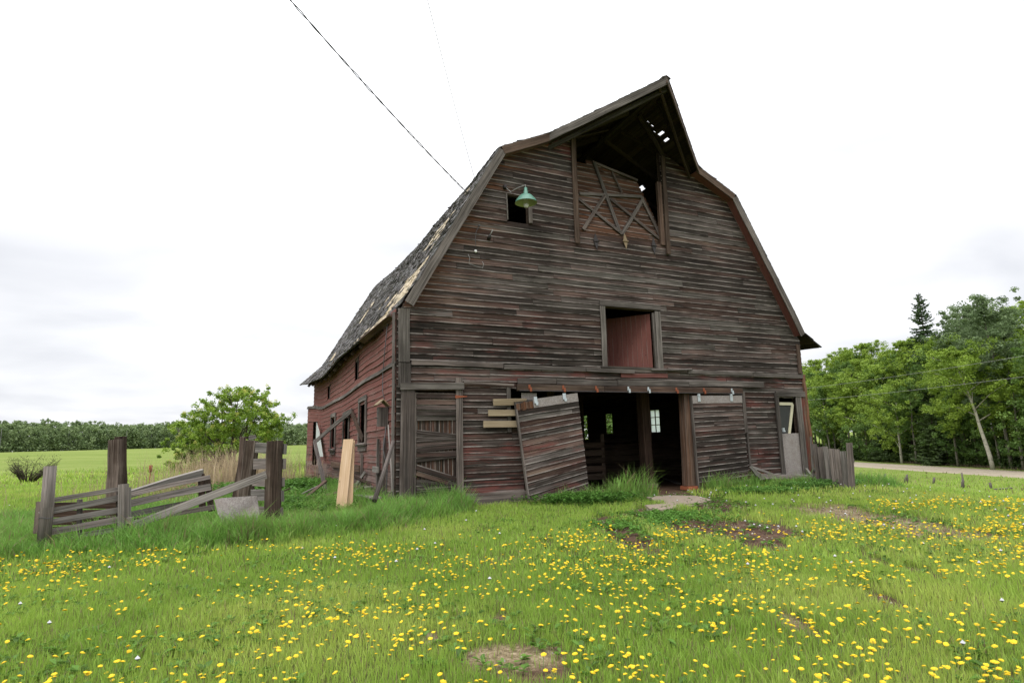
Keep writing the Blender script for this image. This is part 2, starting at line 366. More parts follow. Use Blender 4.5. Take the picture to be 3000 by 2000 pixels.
# patches of bare earth: centre, radii, rotation, kind (0 dark soil, 1 pale straw)
def patch(x0, y0, x1, y1, k, s=1.0):
    c = G((x0 + x1) / 2, (y0 + y1) / 2); a = G(x0, (y0 + y1) / 2); b = G((x0 + x1) / 2, y0)
    return (c.x, c.y, abs((a - c).length) * 1.15, max(abs((b - c).length), 0.15) * 1.3, 0.0, k, s)
DIRT = [patch(1980, 1524, 2300, 1580, 0), patch(1745, 1520, 1880, 1605, 0, .8), patch(1830, 1490, 2050, 1540, 0), patch(1900, 1440, 2140, 1500, 0, 1.2),
        patch(2150, 1580, 2300, 1612, 0, .9), patch(2290, 1476, 2560, 1520, 1), patch(2480, 1505, 2800, 1570, 1, 1.1), patch(2545, 1635, 2600, 1660, 0, .8), patch(2560, 1740, 2620, 1770, 0, .7),
        patch(1380, 1900, 1640, 1960, 1, .85), patch(1490, 1960, 1680, 2000, 0, .7), patch(1230, 1862, 1300, 1880, 1, .7), patch(2650, 1660, 2720, 1690, 0, .6), patch(2290, 1790, 2360, 1850, 1, .7),
        patch(1440, 1800, 1500, 1830, 0, .4), patch(330, 1810, 370, 1825, 0, .4)]
def dirt_at(x, y):
    x = np.asarray(x, float); y = np.asarray(y, float); best = np.zeros(x.shape); kind = np.zeros(x.shape)
    wob = (fbm(x, y, 0.7, 21) - 0.5) * 1.3 + (fbm(x, y, 0.16, 22) - .5) * .8
    for (cx, cy, rx, ry, r, k, s) in DIRT:
        q = 1 - np.hypot((x - cx) / rx, (y - cy) / ry) + wob
        v = np.clip(q * 1.6, 0, 1) * min(s, 1.0)
        kind = np.where(v > best, k, kind); best = np.maximum(best, v)
    u = (x - O.x) * DF.x + (y - O.y) * DF.y; v = (x - O.x) * DS.x + (y - O.y) * DS.y
    inside = (u > 0.1) & (u < 12.5) & (v > 0.0) & (v < 13.0)
    best = np.where(inside, 1.0, best); kind = np.where(inside, 0, kind)
    return best, kind
def axis(lo, hi, fine, c0, c1, grow=1.18, mx=60):
    a = list(np.arange(c0, c1 + fine / 2, fine)); s = fine; x = c1
    while x < hi: s = min(s * grow, mx); x += s; a.append(x)
    s = fine; x = c0
    while x > lo: s = min(s * grow, mx); x -= s; a.insert(0, x)
    return np.array(a)
gx = axis(-2400, 2400, 0.13, -9, 13, 1.13, 90); gy = axis(-300, 3000, 0.13, 2.5, 17, 1.13, 90)
XX, YY = np.meshgrid(gx, gy); ZZ = hgt(XX, YY)
me = bpy.data.meshes.new('ground'); nx, ny = len(gx), len(gy)
me.vertices.add(nx * ny); me.vertices.foreach_set('co', np.stack([XX, YY, ZZ], -1).reshape(-1))
ii = (np.arange(ny - 1)[:, None] * nx + np.arange(nx - 1)[None, :]).reshape(-1)
fc = np.stack([ii, ii + 1, ii + nx + 1, ii + nx], -1)
me.loops.add(fc.size); me.loops.foreach_set('vertex_index', fc.reshape(-1).astype(np.int32))
me.polygons.add(len(fc)); me.polygons.foreach_set('loop_start', np.arange(0, fc.size, 4, dtype=np.int32))
me.polygons.foreach_set('use_smooth', np.ones(len(fc), bool)); me.update(calc_edges=True)
dd, dk = dirt_at(XX, YY)
ca = me.color_attributes.new('gnd', 'FLOAT_COLOR', 'POINT'); far = nss(18, 40, np.hypot(XX, YY))
ca.data.foreach_set('color', np.stack([dd, dk, far, np.ones_like(dd)], -1).reshape(-1))
def ground_mat():
    m, t, out = mat('meadow_soil'); N = NT(t); ob = N.n('ShaderNodeTexCoord').outputs['Object']
    D, K, Fa, _ = N.attr('gnd')
    s1 = N.noise(ob, 3.5, 6, 0.65); s2 = N.noise(ob, 28, 4, 0.7); s3 = N.noise(ob, 0.14, 4, 0.55); s4 = N.noise(N.mapping(ob, (0.02, 0.09, 1)), 1.0, 5, 0.6)
    soil = N.ramp(N.math('ADD', N.math('MULTIPLY', s1, .5), N.math('MULTIPLY', s2, .5)), [(0.3, (0.035, 0.022, 0.015)), (0.5, (0.085, 0.052, 0.036)), (0.7, (0.16, 0.11, 0.075))])
    straw = N.ramp(N.math('ADD', N.math('MULTIPLY', s1, .4), N.math('MULTIPLY', s2, .6)), [(0.34, (0.07, 0.06, 0.03)), (0.5, (0.17, 0.13, 0.075)), (0.66, (0.32, 0.26, 0.17))])
    thatch = N.ramp(s2, [(0.3, (0.05, 0.065, 0.018)), (0.7, (0.12, 0.135, 0.04))])
    c = N.mix(N.mr(D, 0.08, 0.4), thatch, N.mix(K, soil, straw))
    gr = N.ramp(N.math('ADD', N.math('MULTIPLY', s1, .2), N.math('ADD', N.math('MULTIPLY', s3, .4), N.math('MULTIPLY', s4, .4))),
                [(0.3, (0.115, 0.16, 0.034)), (0.46, (0.16, 0.21, 0.046)), (0.60, (0.21, 0.25, 0.068)), (0.75, (0.28, 0.28, 0.12))])
    gr = N.mix(N.mr(s2, 0.3, 0.7, 0, 0.25), gr, (0.06, 0.10, 0.02))
    c = N.mix(N.math('MULTIPLY', Fa, N.mr(D, 0.15, 0.5, 1, 0)), c, gr)
    N.pbsdf(c, 0.95, N.bump(N.math('ADD', s1, s2), 0.6, 0.03), out, spec=0.05); return m
me.materials.append(ground_mat())
gro = bpy.data.objects.new('ground', me); COL.objects.link(gro); tag(gro, kind='structure')
# ------------------------------------------------------------------ gravel road
def road_mat():
    m, t, out = mat('pale_gravel'); N = NT(t); ob = N.n('ShaderNodeTexCoord').outputs['Object']
    a = N.noise(N.mapping(ob, (1.4, 0.05, 1)), 1.0, 4, 0.6); b = N.noise(ob, 9, 5, 0.7)
    c = N.ramp(N.math('ADD', N.math('MULTIPLY', a, .55), N.math('MULTIPLY', b, .45)), [(0.3, (0.20, 0.165, 0.12)), (0.52, (0.31, 0.265, 0.20)), (0.7, (0.40, 0.35, 0.27))])
    N.pbsdf(c, 0.95, N.bump(b, 0.4, 0.02), out, spec=0.08); return m
mb = MB(); rows = []
for i in range(90):
    y = -40 + i * 5.0; cx = ROAD(y); r = []
    for k, (o_, hh) in enumerate(((-3.4, -0.06), (-3.05, 0.03), (-1.5, 0.07), (0, 0.10), (1.5, 0.07), (3.05, 0.03), (3.4, -0.06))):
        xx = cx + o_ + (ru(-.12, .12) if k in (0, 1, 5, 6) else 0); r.append(mb.vert((xx, y, hz(cx, y) + hh)))
    rows.append(r)
for a, b in zip(rows, rows[1:]):
    for k in range(6): mb.face((a[k], a[k + 1], b[k + 1], b[k]), None, smooth=True)
tag(mb.build('gravel_road', road_mat()), kind='structure')
# ------------------------------------------------------------------ concrete slabs at the doorway
for k, (pts, lab) in enumerate((([(1895, 1462), (1960, 1457), (2040, 1458), (2086, 1470), (2060, 1478), (2035, 1484), (1990, 1482), (1925, 1476)], 'larger broken concrete slab lying before the open barn doorway'),
                 ([(1890, 1488), (1960, 1481), (2015, 1487), (2035, 1490), (1985, 1497), (1935, 1503), (1905, 1500)], 'smaller broken concrete slab, the one farther out from the barn doorway'))):
    mb = MB(); top = []; bot = []; zt_ = max(hz(G(*p).x, G(*p).y) for p in pts) + .045
    for p in pts:
        g = G(*p); z = hz(g.x, g.y); top.append(mb.vert((g.x, g.y, zt_ + ru(-.006, .006)))); bot.append(mb.vert((g.x + ru(-.02, .02), g.y, z - 0.08)))
    mb.face(top)
    for i in range(len(top)): mb.face((top[i], bot[i], bot[(i + 1) % len(top)], top[(i + 1) % len(top)]))
    tag(mb.build('concrete_slab', M['concrete']), lab, 'slab')
# ================================================================== THE BARN (local axes: x along the front, y into the barn, z up)
barn = empty('gambrel_barn', O, YAW, 'huge weathered grey and red wooden barn with gambrel roof, pointed hay hood and open doorway', 'barn')
WID, DEP = 12.55, 13.1
CEN = 6.29
def kn_z(v): return interp(v, [(-0.3, 8.24), (2.2, 8.07), (4.0, 8.02), (6.5, 7.87), (9.2, 7.87), (13.3, 8.04)])
def rg_z(v): return interp(v, [(-2, 10.07), (0, 10.05), (5, 9.75), (9, 9.7), (13.3, 9.85)])
def ev(v): return interp(v, [(-0.3, 0.10), (0.5, -0.08), (1.9, -0.27), (4.5, -0.36), (8.2, -0.38), (11, -0.46), (13.3, -0.55)]), interp(v, [(-0.3, 4.17), (0.5, 3.97), (1.9, 3.80), (4.5, 3.70), (8.2, 3.46), (11, 3.52), (13.3, 3.66)])
def roofp(s, v, side=0, lift=0.0):
    """s 0..1 flare, 1..2 lower slope, 2..3 upper slope; side 0 left, 1 right"""
    kz, rz = kn_z(v), rg_z(v); eu, ez = ev(v)
    if side: ez = 3.86 + .03 * math.sin(v * 1.7); eu = -0.86
    B = (0.33, 4.6 - (8.24 - kz) * 0.6); K = (2.44, kz); R_ = (CEN, rz)
    if s <= 1: a, b, t = (eu, ez), B, s
    elif s <= 2: a, b, t = B, K, s - 1
    else: a, b, t = K, R_, s - 2
    u = a[0] + (b[0] - a[0]) * t; z = a[1] + (b[1] - a[1]) * t
    dx, dz = b[0] - a[0], b[1] - a[1]; l = math.hypot(dx, dz)
    u += -dz / l * lift; z += dx / l * lift
    return Vector((2 * CEN - u if side else u, v, z))
def y_front(s):
    if s <= 2.363: return -0.26
    return -0.26 - (min(s, 3.0) - 2.363) / 0.637 * 1.71
# --- holes: (side, s0, s1, v0, v1)
def s_of_u(u, side):
    uu = 2 * CEN - u if side else u; return 2 + (uu - 2.44) / (CEN - 2.44)
HOLES = []
for (u0, u1, v0, v1) in ((6.86, 6.93, -.49, -.45), (7.0, 7.07, -.48, -.42), (7.17, 7.22, -.35, -.31), (7.30, 7.39, -.54, -.32), (7.52, 7.61, -.46, -.23),
                         (7.41, 7.47, 1.9, 2.05), (8.12, 8.16, 1.62, 1.9), (8.2, 8.25, 1.62, 1.98), (8.34, 8.39, 1.65, 2.0), (8.0, 8.04, 1.1, 1.17), (6.9, 6.93, .43, .48), (9.14, 9.18, 2.5, 2.6)):
    a, b = sorted((s_of_u(u0, 1), s_of_u(u1, 1))); HOLES.append((1, a, b, v0, v1))
HOLES += [(1, .56, .60, -.1, .9), (1, 1.44, 1.48, 7.5, 7.75), (1, 1.47, 1.49, 7.05, 7.13), (0, 2.40, 2.44, -.30, -.1)]
def in_hole(side, s, v0, v1, m=0.0):
    return [h for h in HOLES if h[0] == side and h[1] - m <= s <= h[2] + m and h[3] < v1 and h[4] > v0]

roof = MB()        # sheathing under the shingles, running along the barn, seen from inside and below
def slope_len(sg): return (0.95, 4.25, 4.3)[sg]
for side in (0, 1):
    for sg in range(3):
        n = int(slope_len(sg) / 0.085)
        for k in range(n):
            s0 = sg + k / n; s1 = sg + (k + 1) / n - 0.0005
            v0 = y_front((s0 + s1) / 2) + (0.02 if sg else 0.0)
            if sg == 0: v0 = 0.15 if side == 0 else ru(-.06, .03)
            cuts = [(v0, 13.3)]
            for h in HOLES:
                if h[0] == side and h[1] - .004 <= (s0 + s1) / 2 <= h[2] + .004:
                    nc = []
                    for a, b in cuts:
                        if h[3] > a and h[4] < b: nc += [(a, h[3]), (h[4], b)]
                        else: nc.append((a, b))
                    cuts = nc
            w_ = ru(0.0, 0.12); r_ = ru(0, 1); uo = ru(0, 30)
            for a, b in cuts:
                st = [a] + [x for x in [.2 + .55 * q_ for q_ in range(24)] if a + .1 < x < b - .1] + [b]; rows = []
                for v in st:
                    va_, vb_ = (v, v) if (v != v0 or sg == 0) else (y_front(s0) + .02, y_front(s1) + .02)
                    rows.append([roof.vert(roofp(s0, va_, side)), roof.vert(roofp(s1, vb_, side)), roof.vert(roofp(s1, vb_, side, -0.022)), roof.vert(roofp(s0, va_, side, -0.022))])
                for i in range(len(rows) - 1):
                    A, B = rows[i], rows[i + 1]
                    for p, q, va, vb in ((0, 1, 0, .085), (2, 3, .085, 0), (1, 2, .085, .1), (3, 0, 0, .02)):
                        roof.face((A[p], A[q], B[q], B[p]), [(st[i] + uo, va + uo), (st[i] + uo, vb + uo), (st[i + 1] + uo, vb + uo), (st[i + 1] + uo, va + uo)], (r_, 0.12, .5, w_))
                for A in (rows[0], rows[-1]): roof.face(tuple(A), None, (r_, .1, .5, .1))
roof_o = roof.build('roof', M['deck'], barn)
# --- shingles
sh = MB()
BARE = [(0.9, 1.25, 0.2, 2.3), (0.2, 0.8, 0.9, 2.6), (0.35, 0.95, 3.1, 4.6), (1.52, 1.72, 1.1, 2.6), (1.1, 1.2, 2.4, 3.3), (1.22, 1.3, 4.2, 5.4), (1.38, 1.5, 0.9, 1.3), (1.35, 1.62, 9.2, 9.8), (0.9, 1.1, 10.8, 11.4), (0.45, .6, 12.4, 12.8), (1.8, 1.86, .6, 1.0)]
for side in (0, 1):
    for sg in range(3):
        n = int(slope_len(sg) / 0.135)
        for k in range(n):
            s0 = sg + k / n; e = 0.27 / slope_len(sg); v = y_front(s0 + .5 / n) - 0.03; first = True
            if sg == 0: v = (0.05 + 0.25 * (1 - k / n) * ru(.3, 1.2)) if side == 0 else ru(-.08, .02)
            while v < 13.36:
                w = ru(0.07, 0.17) if (side == 0 or v < 1.5) else ru(.25, .5)
                sm = s0 + 0.5 / n; sa = s0 - ru(0, 0.2) / n * 0.6; s1 = s0 + e * 0.96
                near_h = [h for h in HOLES if h[0] == side and abs((h[1]+h[2])/2 - sm) < .09 and h[3] - .3 < v < h[4] + .15]
                if near_h: w = ru(.035, .055)
                w = min(w, 13.37 - v)
                v1 = v + w - 0.004
                big = fbm(np.array([v]), np.array([sm * 4.3]), 1.1, 31)[0]
                skip = any(h[0] == side and s0 < (h[1] + h[2]) / 2 < s0 + e and h[3] < v1 - .02 and h[4] > v + .02 for h in HOLES) or ru(0, 1) < 0.010
                bare = any(a <= sm <= b and c <= v + w * .5 <= d and ru(0, 1) < .9 for a, b, c, d in BARE) and side == 0
                if not skip:
                    smax = sg + 1 if sg < 2 else 3.0
                    s1 = min(s1, smax); r_ = ru(0, 1); la = 0.026 + ru(-.004, .008) + (ru(0, .03) if ru(0, 1) < .08 else 0); lb = 0.008
                    if bare: la -= .012; r_ = ru(.6, 1)
                    tw = ru(-.006, .006)
                    w = w if not near_h else w
                    fa = (y_front(sa) - y_front(sm)) if (first and sg == 2) else 0; fb = (y_front(s1) - y_front(sm)) if (first and sg == 2) else 0; first = False
                    P = [roofp(sa, v + fa, side, la + tw), roofp(sa, v1, side, la - tw), roofp(s1, v1, side, lb), roofp(s1, v + fb, side, lb)]
                    Q = [roofp(sa, v + fa, side, la - .02 + tw), roofp(sa, v1, side, la - .02 - tw)]
                    I = [sh.vert(p) for p in P] + [sh.vert(q) for q in Q]
                    col = lambda ee: (min(1, r_ * (1.2 if big > .55 else .8)), 0.0, ee, (0.95 if bare else 0.0))
                    uo, vo = ru(0, 50), ru(0, 50)
                    sh.face(I[:4], [(uo, vo), (uo, vo + w), (uo + .25, vo + w), (uo + .25, vo)], [col(0), col(0), col(1), col(1)])
                    sh.face((I[0], I[4], I[5], I[1]), [(uo, vo), (uo - .01, vo), (uo - .01, vo + w), (uo, vo + w)], col(.5))
                    sh.face((I[0], I[3], I[4]), None, col(.5)); sh.face((I[1], I[5], I[2]), None, col(.5))
                v += w
sh_o = sh.build('shingles', M['shingle'], roof_o)
# ridge boards
rb = MB()
for sd in (-1, 1):
    for a, b in ((-1.97, 2.0), (2.02, 6.0), (6.02, 10), (10.02, 13.3)):
        plank(rb, (CEN + sd * .06, a, rg_z(a) + .02), (CEN + sd * .06, b, rg_z(b) + .02), .15, .022, (sd * .45, 0, 1), 0, 0, warp=.01)
rb.build('ridge_cap', M['trim'], roof_o)

# --- rake boards (fascia) at the front and the rear, painted soffits under them
def roof_line(s, side, v, lift): return roofp(s, v, side, lift)
for side in (0, 1):
    for (sa, sb, nm) in ((0.62, 1.995, 'rake_board'), (2.01, 2.363, 'rake_board')):
        mb = MB(); mid = []
        ns = 5
        a = roof_line(max(sa, 1.0), side, -0.275, -0.09); b = roof_line(sb, side, -0.275, -0.09)
        if sa < 1:
            a = a + (a - b).normalized() * 0.42
        plank(mb, a, b, 0.21, 0.028, (0, -1, 0), 0.05, 0.05, rnd=.75, warp=.006)
        plank(mb, a + Vector((0, .03, 0)), b + Vector((0, .03, 0)), 0.12, 0.028, (0, -1, 0), 0.1, .1, rnd=.4)
        if sa < 1: mb.build(nm, M['trim'], roof_o)
        else: mb.build(nm, M['timber'], roof_o)
        mb = MB(); off = -0.17
        a2 = roof_line(max(sa, 1.0), side, -0.13, off); b2 = roof_line(sb, side, -0.13, off)
        if sa < 1: a2 = a2 + (a2 - b2).normalized() * 0.36
        nn = (b2 - a2).cross(Vector((0, 1, 0))).normalized()
        plank(mb, a2, b2, 0.25, 0.02, nn, 0.75 if side else .3, 0, warp=.002)
        mb.build('soffit', M['siding_red'], roof_o)
# hood fascia boards
for side in (0, 1):
    mb = MB()
    a = roofp(2.35, -0.27, side, -0.09); b = roofp(2.995, -1.985, side, -0.09); a = a + (a - b).normalized() * .06
    n_ = (b - a).cross(Vector((0, 0, 1))).normalized()
    if n_.y > 0: n_ = -n_
    plank(mb, a, b, 0.2, 0.03, n_, 0.02, 0.15, rnd=.7, warp=.006)
    ins = -n_ * 0.28
    plank(mb, a + ins + Vector((0, 0, -.13)), b + ins * .6 + Vector((0, .05, -.11)), 0.11, 0.05, n_, 0.0, 0.1, rnd=.3)
    mb.build('hood_fascia', M['trim'] if side == 0 else M['timber'], roof_o)
# hood rafters and struts
mb = MB()
def beam(a, b, w=.1, t=.06, m=mb, rnd=None): plank(m, a, b, w, t, (Vector(b) - Vector(a)).cross(Vector((1, 0, .3))), 0.05, .1, rnd, .004)
beam((CEN, -1.9, rg_z(0) - .14), (CEN, 4, rg_z(4) - .14), .16, .06)
beam((7.85, .08, 9.12), (6.50, -.55, 9.85), .11, .06); beam((8.70, .02, 8.80), (6.52, -1.35, 9.86), .11, .05); beam((4.62, -.02, 9.10), (6.15, -.55, 9.84), .11, .06)
beam((3.9, -.1, 8.75), (6.0, -1.3, 9.78), .10, .05); beam((8.45, .1, 8.95), (6.55, .35, 9.84), .1, .05); beam((4.2, .1, 8.93), (6.1, .35, 9.80), .1, .05)
for k in range(1, 13):
    v = k * 1.0
    for side in (0, 1):
        beam(roofp(1.0, v, side, -.09), roofp(1.99, v, side, -.09), .12, .045); beam(roofp(2.01, v, side, -.09), roofp(2.99, v, side, -.09), .12, .045)
mb.build('rafters', M['deck'], roof_o)

# --- clapboard generator
def claps(mb, pos, z0, z1, ex, ivals, paint, warm, jl=0.006, mi=0, miss=0.0, thick=0.024, lens=(2.2, 4.9), clampf=None):
    z = z0; row = 0
    while z < z1 - 0.02:
        zt = min(z + ex, z1); zm = (z + zt) / 2
        for (ua, ub) in ivals(zm, zt):
            u = ua - (ru(0, 3) if True else 0)
            while u < ub - 0.01:
                L_ = ru(*lens); a = max(u, ua); b = min(u + L_, ub); u += L_
                if b - a < 0.015: continue
                if ru(0, 1) < miss: continue
                seg = max(1, int((b - a) / 0.45)); r_ = ru(0, 1); uo, vo = ru(0, 60), ru(0, 60)
                pop = ru(0.004, .016) if ru(0, 1) < 0.10 else 0.0; dz = ru(-jl, jl) * .7; rows = []
                e1 = ru(0, .008)
                for i in range(seg + 1):
                    q = a + (b - a) * i / seg
                    q_ = q + (0.003 if i == 0 else (-0.003 if i == seg else 0))
                    jz = ru(-jl, jl) * .6 + dz; jn = ru(0, .005) + (pop * (1 if i in (0, seg) else .6))
                    ql, qt = q_, q_
                    if clampf: ql = clampf(q_, z + jz); qt = clampf(q_, zt)
                    rows.append([mb.vert(pos(ql, thick + jn, z + jz)), mb.vert(pos(qt, 0.007 + jn * .4, zt + .012)), mb.vert(pos(ql, 0.0, z + jz))])
                pa, wa = paint(a * .5 + b * .5, zm), warm(a * .5 + b * .5, zm)
                pl, wl_ = paint(a, zm), warm(a, zm); pr, wr = paint(b, zm), warm(b, zm)
                h = zt - z
                for i in range(seg):
                    A, B = rows[i], rows[i + 1]; x0 = a + (b - a) * i / seg - a + uo; x1 = a + (b - a) * (i + 1) / seg - a + uo
                    t0, t1 = i / seg, (i + 1) / seg; p0, p1 = pl + (pr - pl) * t0, pl + (pr - pl) * t1; w0, w1 = wl_ + (wr - wl_) * t0, wl_ + (wr - wl_) * t1
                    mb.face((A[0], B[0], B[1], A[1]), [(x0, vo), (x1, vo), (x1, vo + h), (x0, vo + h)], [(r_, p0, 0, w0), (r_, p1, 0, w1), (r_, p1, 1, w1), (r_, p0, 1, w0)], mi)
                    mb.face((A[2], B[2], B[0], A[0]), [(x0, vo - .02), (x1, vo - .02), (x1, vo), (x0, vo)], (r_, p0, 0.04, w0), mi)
                for A in (rows[0], rows[-1]): mb.face((A[0], A[1], A[2]), None, (r_, pa, .5, wa), mi)
        z = zt; row += 1
def sheet(mb, pos, ivals, z0, z1, dz, n, clampf=None, col=(.3, 0, .5, 0)):
    z = z0
    while z < z1 - 1e-4:
        zt = min(z + dz, z1)
        for a0, b0 in ivals((z + zt) / 2, zt):
          ks = max(1, int((b0 - a0) / .6))
          for kk_ in range(ks):
            a = a0 + (b0 - a0) * kk_ / ks; b = a0 + (b0 - a0) * (kk_ + 1) / ks
            c = clampf or (lambda q, zz: q)
            I = [mb.vert(pos(c(a, z), n, z)), mb.vert(pos(c(b, z), n, z)), mb.vert(pos(c(b, zt), n, zt)), mb.vert(pos(c(a, zt), n, zt))]
            mb.face(I, [(a, z), (b, z), (b, zt), (a, zt)], col)
        z = zt
def cut(iv, a, b):
    out = []
    for p, q in iv:
        if b <= p or a >= q: out.append((p, q)); continue
        if a > p: out.append((p, a))
        if b < q: out.append((b, q))
    return out
# --- front wall
def LZ(z, v=0.0):
    if z < 4.12: return 0.0
    if z < 4.6: return .08 + (z - 4.12) * .58
    if z < 8.13: return .36 + (z - 4.6) * .5797
    return 2.44 + (z - 8.13) / 0.4753
def fclamp(u, z): return min(max(u, LZ(z)), 2 * CEN - LZ(z) - (0.03 if z < 4.4 else 0))
def f_iv(z, zt=None):
    l = LZ(z); iv = [(l, 2 * CEN - l - (0.03 if z < 4.4 else 0))]
    if iv[0][1] - iv[0][0] < .02: return []
    if z < 2.36: iv = cut(iv, 0.30, 1.40)
    if 1.46 < z < 2.42: iv = cut(iv, 2.66, 8.06)
    if z <= 1.46: iv = cut(iv, 2.98, 8.06)
    if z < 2.34: iv = cut(iv, 11.28, 12.10)
    if z < 2.34: iv = cut(iv, 12.2, 13)
    if 3.0 < z < 4.55: iv = cut(iv, 5.42, 7.0)
    if 6.54 < z < 7.18: iv = cut(iv, 2.70, 3.29)
    if z > 6.42: iv = cut(iv, 4.66, 7.55)
    if z < 0.1: iv = cut(iv, -1, 3.2)
    return iv
def f_paint(u, z):
    p = 0.07 + 0.13 * (z < 4.4)
    p += 0.34 * math.exp(-((u - 2.1) / 1.0) ** 2) * sstep(1.7, .9, z) * (z < 2.4)
    p += 0.12 * math.exp(-((u - 1.8) / 2.2) ** 2 - ((z - 3.6) / .7) ** 2)
    p += 0.16 * math.exp(-((z - 2.75) / .22) ** 2)
    p += 0.10 * (u > 9.9) * (z < 2.5) + 0.15 * math.exp(-((u - 4.3) / 1.0) ** 2 - ((z - 8.8) / .5) ** 2) * 3
    return p
def f_warm(u, z):
    d = u - LZ(z); d2 = (2 * CEN - u) - LZ(z)
    w = 0.48 * math.exp(-(d / .30) ** 2) * (z > 4.2) + 0.10 * math.exp(-(d2 / .5) ** 2) * (z > 6)
    w += 0.35 * sstep(7.3, 8.6, z) * (0.5 + 0.5 * math.sin(u * 9)) * (u > 3.2)
    return min(w * .8 + .09, .85)
fw = MB(); pos_f = lambda u, n, z: (u, -n, z)
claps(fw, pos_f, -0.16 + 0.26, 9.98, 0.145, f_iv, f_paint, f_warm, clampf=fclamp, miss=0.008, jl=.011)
fw_o = fw.build('front_wall', M['siding'], barn)
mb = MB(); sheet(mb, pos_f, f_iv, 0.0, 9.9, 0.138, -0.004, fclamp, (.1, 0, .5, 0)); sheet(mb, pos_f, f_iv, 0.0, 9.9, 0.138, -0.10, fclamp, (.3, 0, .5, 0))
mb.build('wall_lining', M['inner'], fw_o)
# wide planks at the foot of the wall and odd loose boards
mb = MB()
plank(mb, (1.50, -.045, -.015), (3.06, -.05, -.03), .27, .03, (0, -1, 0), .10, .1, .8, w2=.25)
mb.build('sill_plank', M['trim'], fw_o)
mb = MB()
for a in range(14):
    x = 1.55 + a * .12; box(mb, (x, -.02, -.2 + ru(-.01, .01)), (.11, .16, .1), (ru(.2, 1), .3, .5, .4))
mb.build('foundation', M['concrete'], fw_o)
# belt boards
mb = MB(); x = 0.32
for xa, xb, dz in ((0.32, 2.5, 0), (2.52, 5.2, -.03), (5.22, 7.3, .0), (7.32, 7.98, .03), (8.0, 10.4, -.01), (10.42, 12.5, -.03)):
    plank(mb, (xa, -.05, 2.95 + dz), (xb, -.05, 2.94 + dz), .10, .035, (0, -1, 0), .08, .02, ru(.5, .9), .008)
plank(mb, (4.75, -.07, 2.90), (6.2, -.075, 2.89), .09, .03, (0, -1, 0), .25, 0, .9, .012); plank(mb, (5.8, -.05, 2.80), (7.3, -.05, 2.815), .11, .02, (0, -1, 0), .95, 0, .9, .006)
plank(mb, (6.75, -.09, 2.965), (8.1, -.12, 2.985), .05, .03, (0, -.5, .6), .0, 0, .7, .015)
mb.build('belt_board', M['trim'], fw_o)
# --- trim of the front
def trim(name, specs, mt='trim', par=None):
    mb = MB()
    for s in specs:
        a, b, w = s[0], s[1], s[2]; t = s[3] if len(s) > 3 else .03; p = s[4] if len(s) > 4 else .04; r = s[5] if len(s) > 5 else None
        plank(mb, a, b, w, t, (0, -1, 0), p, .05, r, .004)
    return mb.build(name, M[mt], par or fw_o)
trim('corner_board', [((.16, -.052, 2.95), (.15, -.045, 4.12), .25)])
trim('corner_board', [((.17, -.06, 2.40), (.17, -.055, 2.93), .27)])
trim('corner_board', [((.20, -.09, -.2), (.24, -.085, 2.36), .30, .04, .02, .25)])
trim('corner_board', [((12.40, -.045, 3.0), (12.42, -.045, 3.9), .14)], 'timber')
trim('door_header', [((.06, -.11, 2.42), (1.50, -.11, 2.45), .15, .05)])
trim('door_jamb', [((1.40, -.075, -.1), (1.40, -.07, 2.64), .15, .04)])
# loft door surround
trim('door_frame', [((5.33, -.05, 2.98), (5.34, -.05, 4.57), .15), ((7.09, -.05, 2.98), (7.10, -.05, 4.55), .17), ((5.26, -.055, 4.64), (7.2, -.055, 4.65), .13, .035, .0, .6), ((6.98, -.03, 3.0), (6.97, -.03, 4.5), .09, .05)])
trim('sill', [((5.2, -.06, 2.99), (7.1, -.065, 2.985), .04, .05)])
# small loft window surround
trim('window_jamb', [((2.715, -.035, 6.52), (2.70, -.035, 7.19), .025, .03, 0, 1)]); trim('window_jamb', [((3.345, -.04, 6.52), (3.33, -.04, 7.15), .10, .03)])
# --- hay opening posts, door and hinges
trim('hay_door_post', [((4.66, -.075, 6.15), (4.66, -.075, 9.08), .13, .05, .08, .6)], 'timber')
trim('hay_door_post', [((7.60, -.075, 6.20), (7.64, -.075, 9.10), .13, .05, .0, .45)], 'timber')
trim('hay_door_jamb', [((7.46, -.02, 6.45), (7.46, -.02, 8.30), .14, .08, .1, .8)], 'timber')
def hp(x, y, y0=.06):            # point on the hay door, which leans inward from its bottom hinges
    for _ in range(12):
        p = PF(1400 + x * .3826, 200 + y * .3826, -y0); y0 = .06 + max(0, (p.z - 6.5)) * 0.20
    return p
outl = [hp(762, 1335), hp(1425, 1350), hp(1395, 1235), hp(1300, 1040), hp(1210, 862), hp(1020, 780), hp(872, 716), hp(752, 730)]
def hd_iv(z, zt=None):
    xs = []
    for i in range(len(outl)):
        a, b = outl[i], outl[(i + 1) % len(outl)]
        if (a.z - z) * (b.z - z) < 0: xs.append(a.x + (b.x - a.x) * (z - a.z) / (b.z - a.z))
    xs.sort(); return [(xs[0], xs[-1])] if len(xs) >= 2 else []
pos_h = lambda u, n, z: (u, .06 + max(0, z - 6.5) * .20 - n, z)
hd = MB(); claps(hd, pos_h, 6.44, max(p.z for p in outl), .15, hd_iv, lambda u, z: .06, lambda u, z: .42, thick=.02)
hd_o = hd.build('hay_door', M['siding'], barn)
mb = MB(); sheet(mb, pos_h, hd_iv, 6.44, max(p.z for p in outl), .15, -.02); mb.build('door_lining', M['inner'], hd_o)
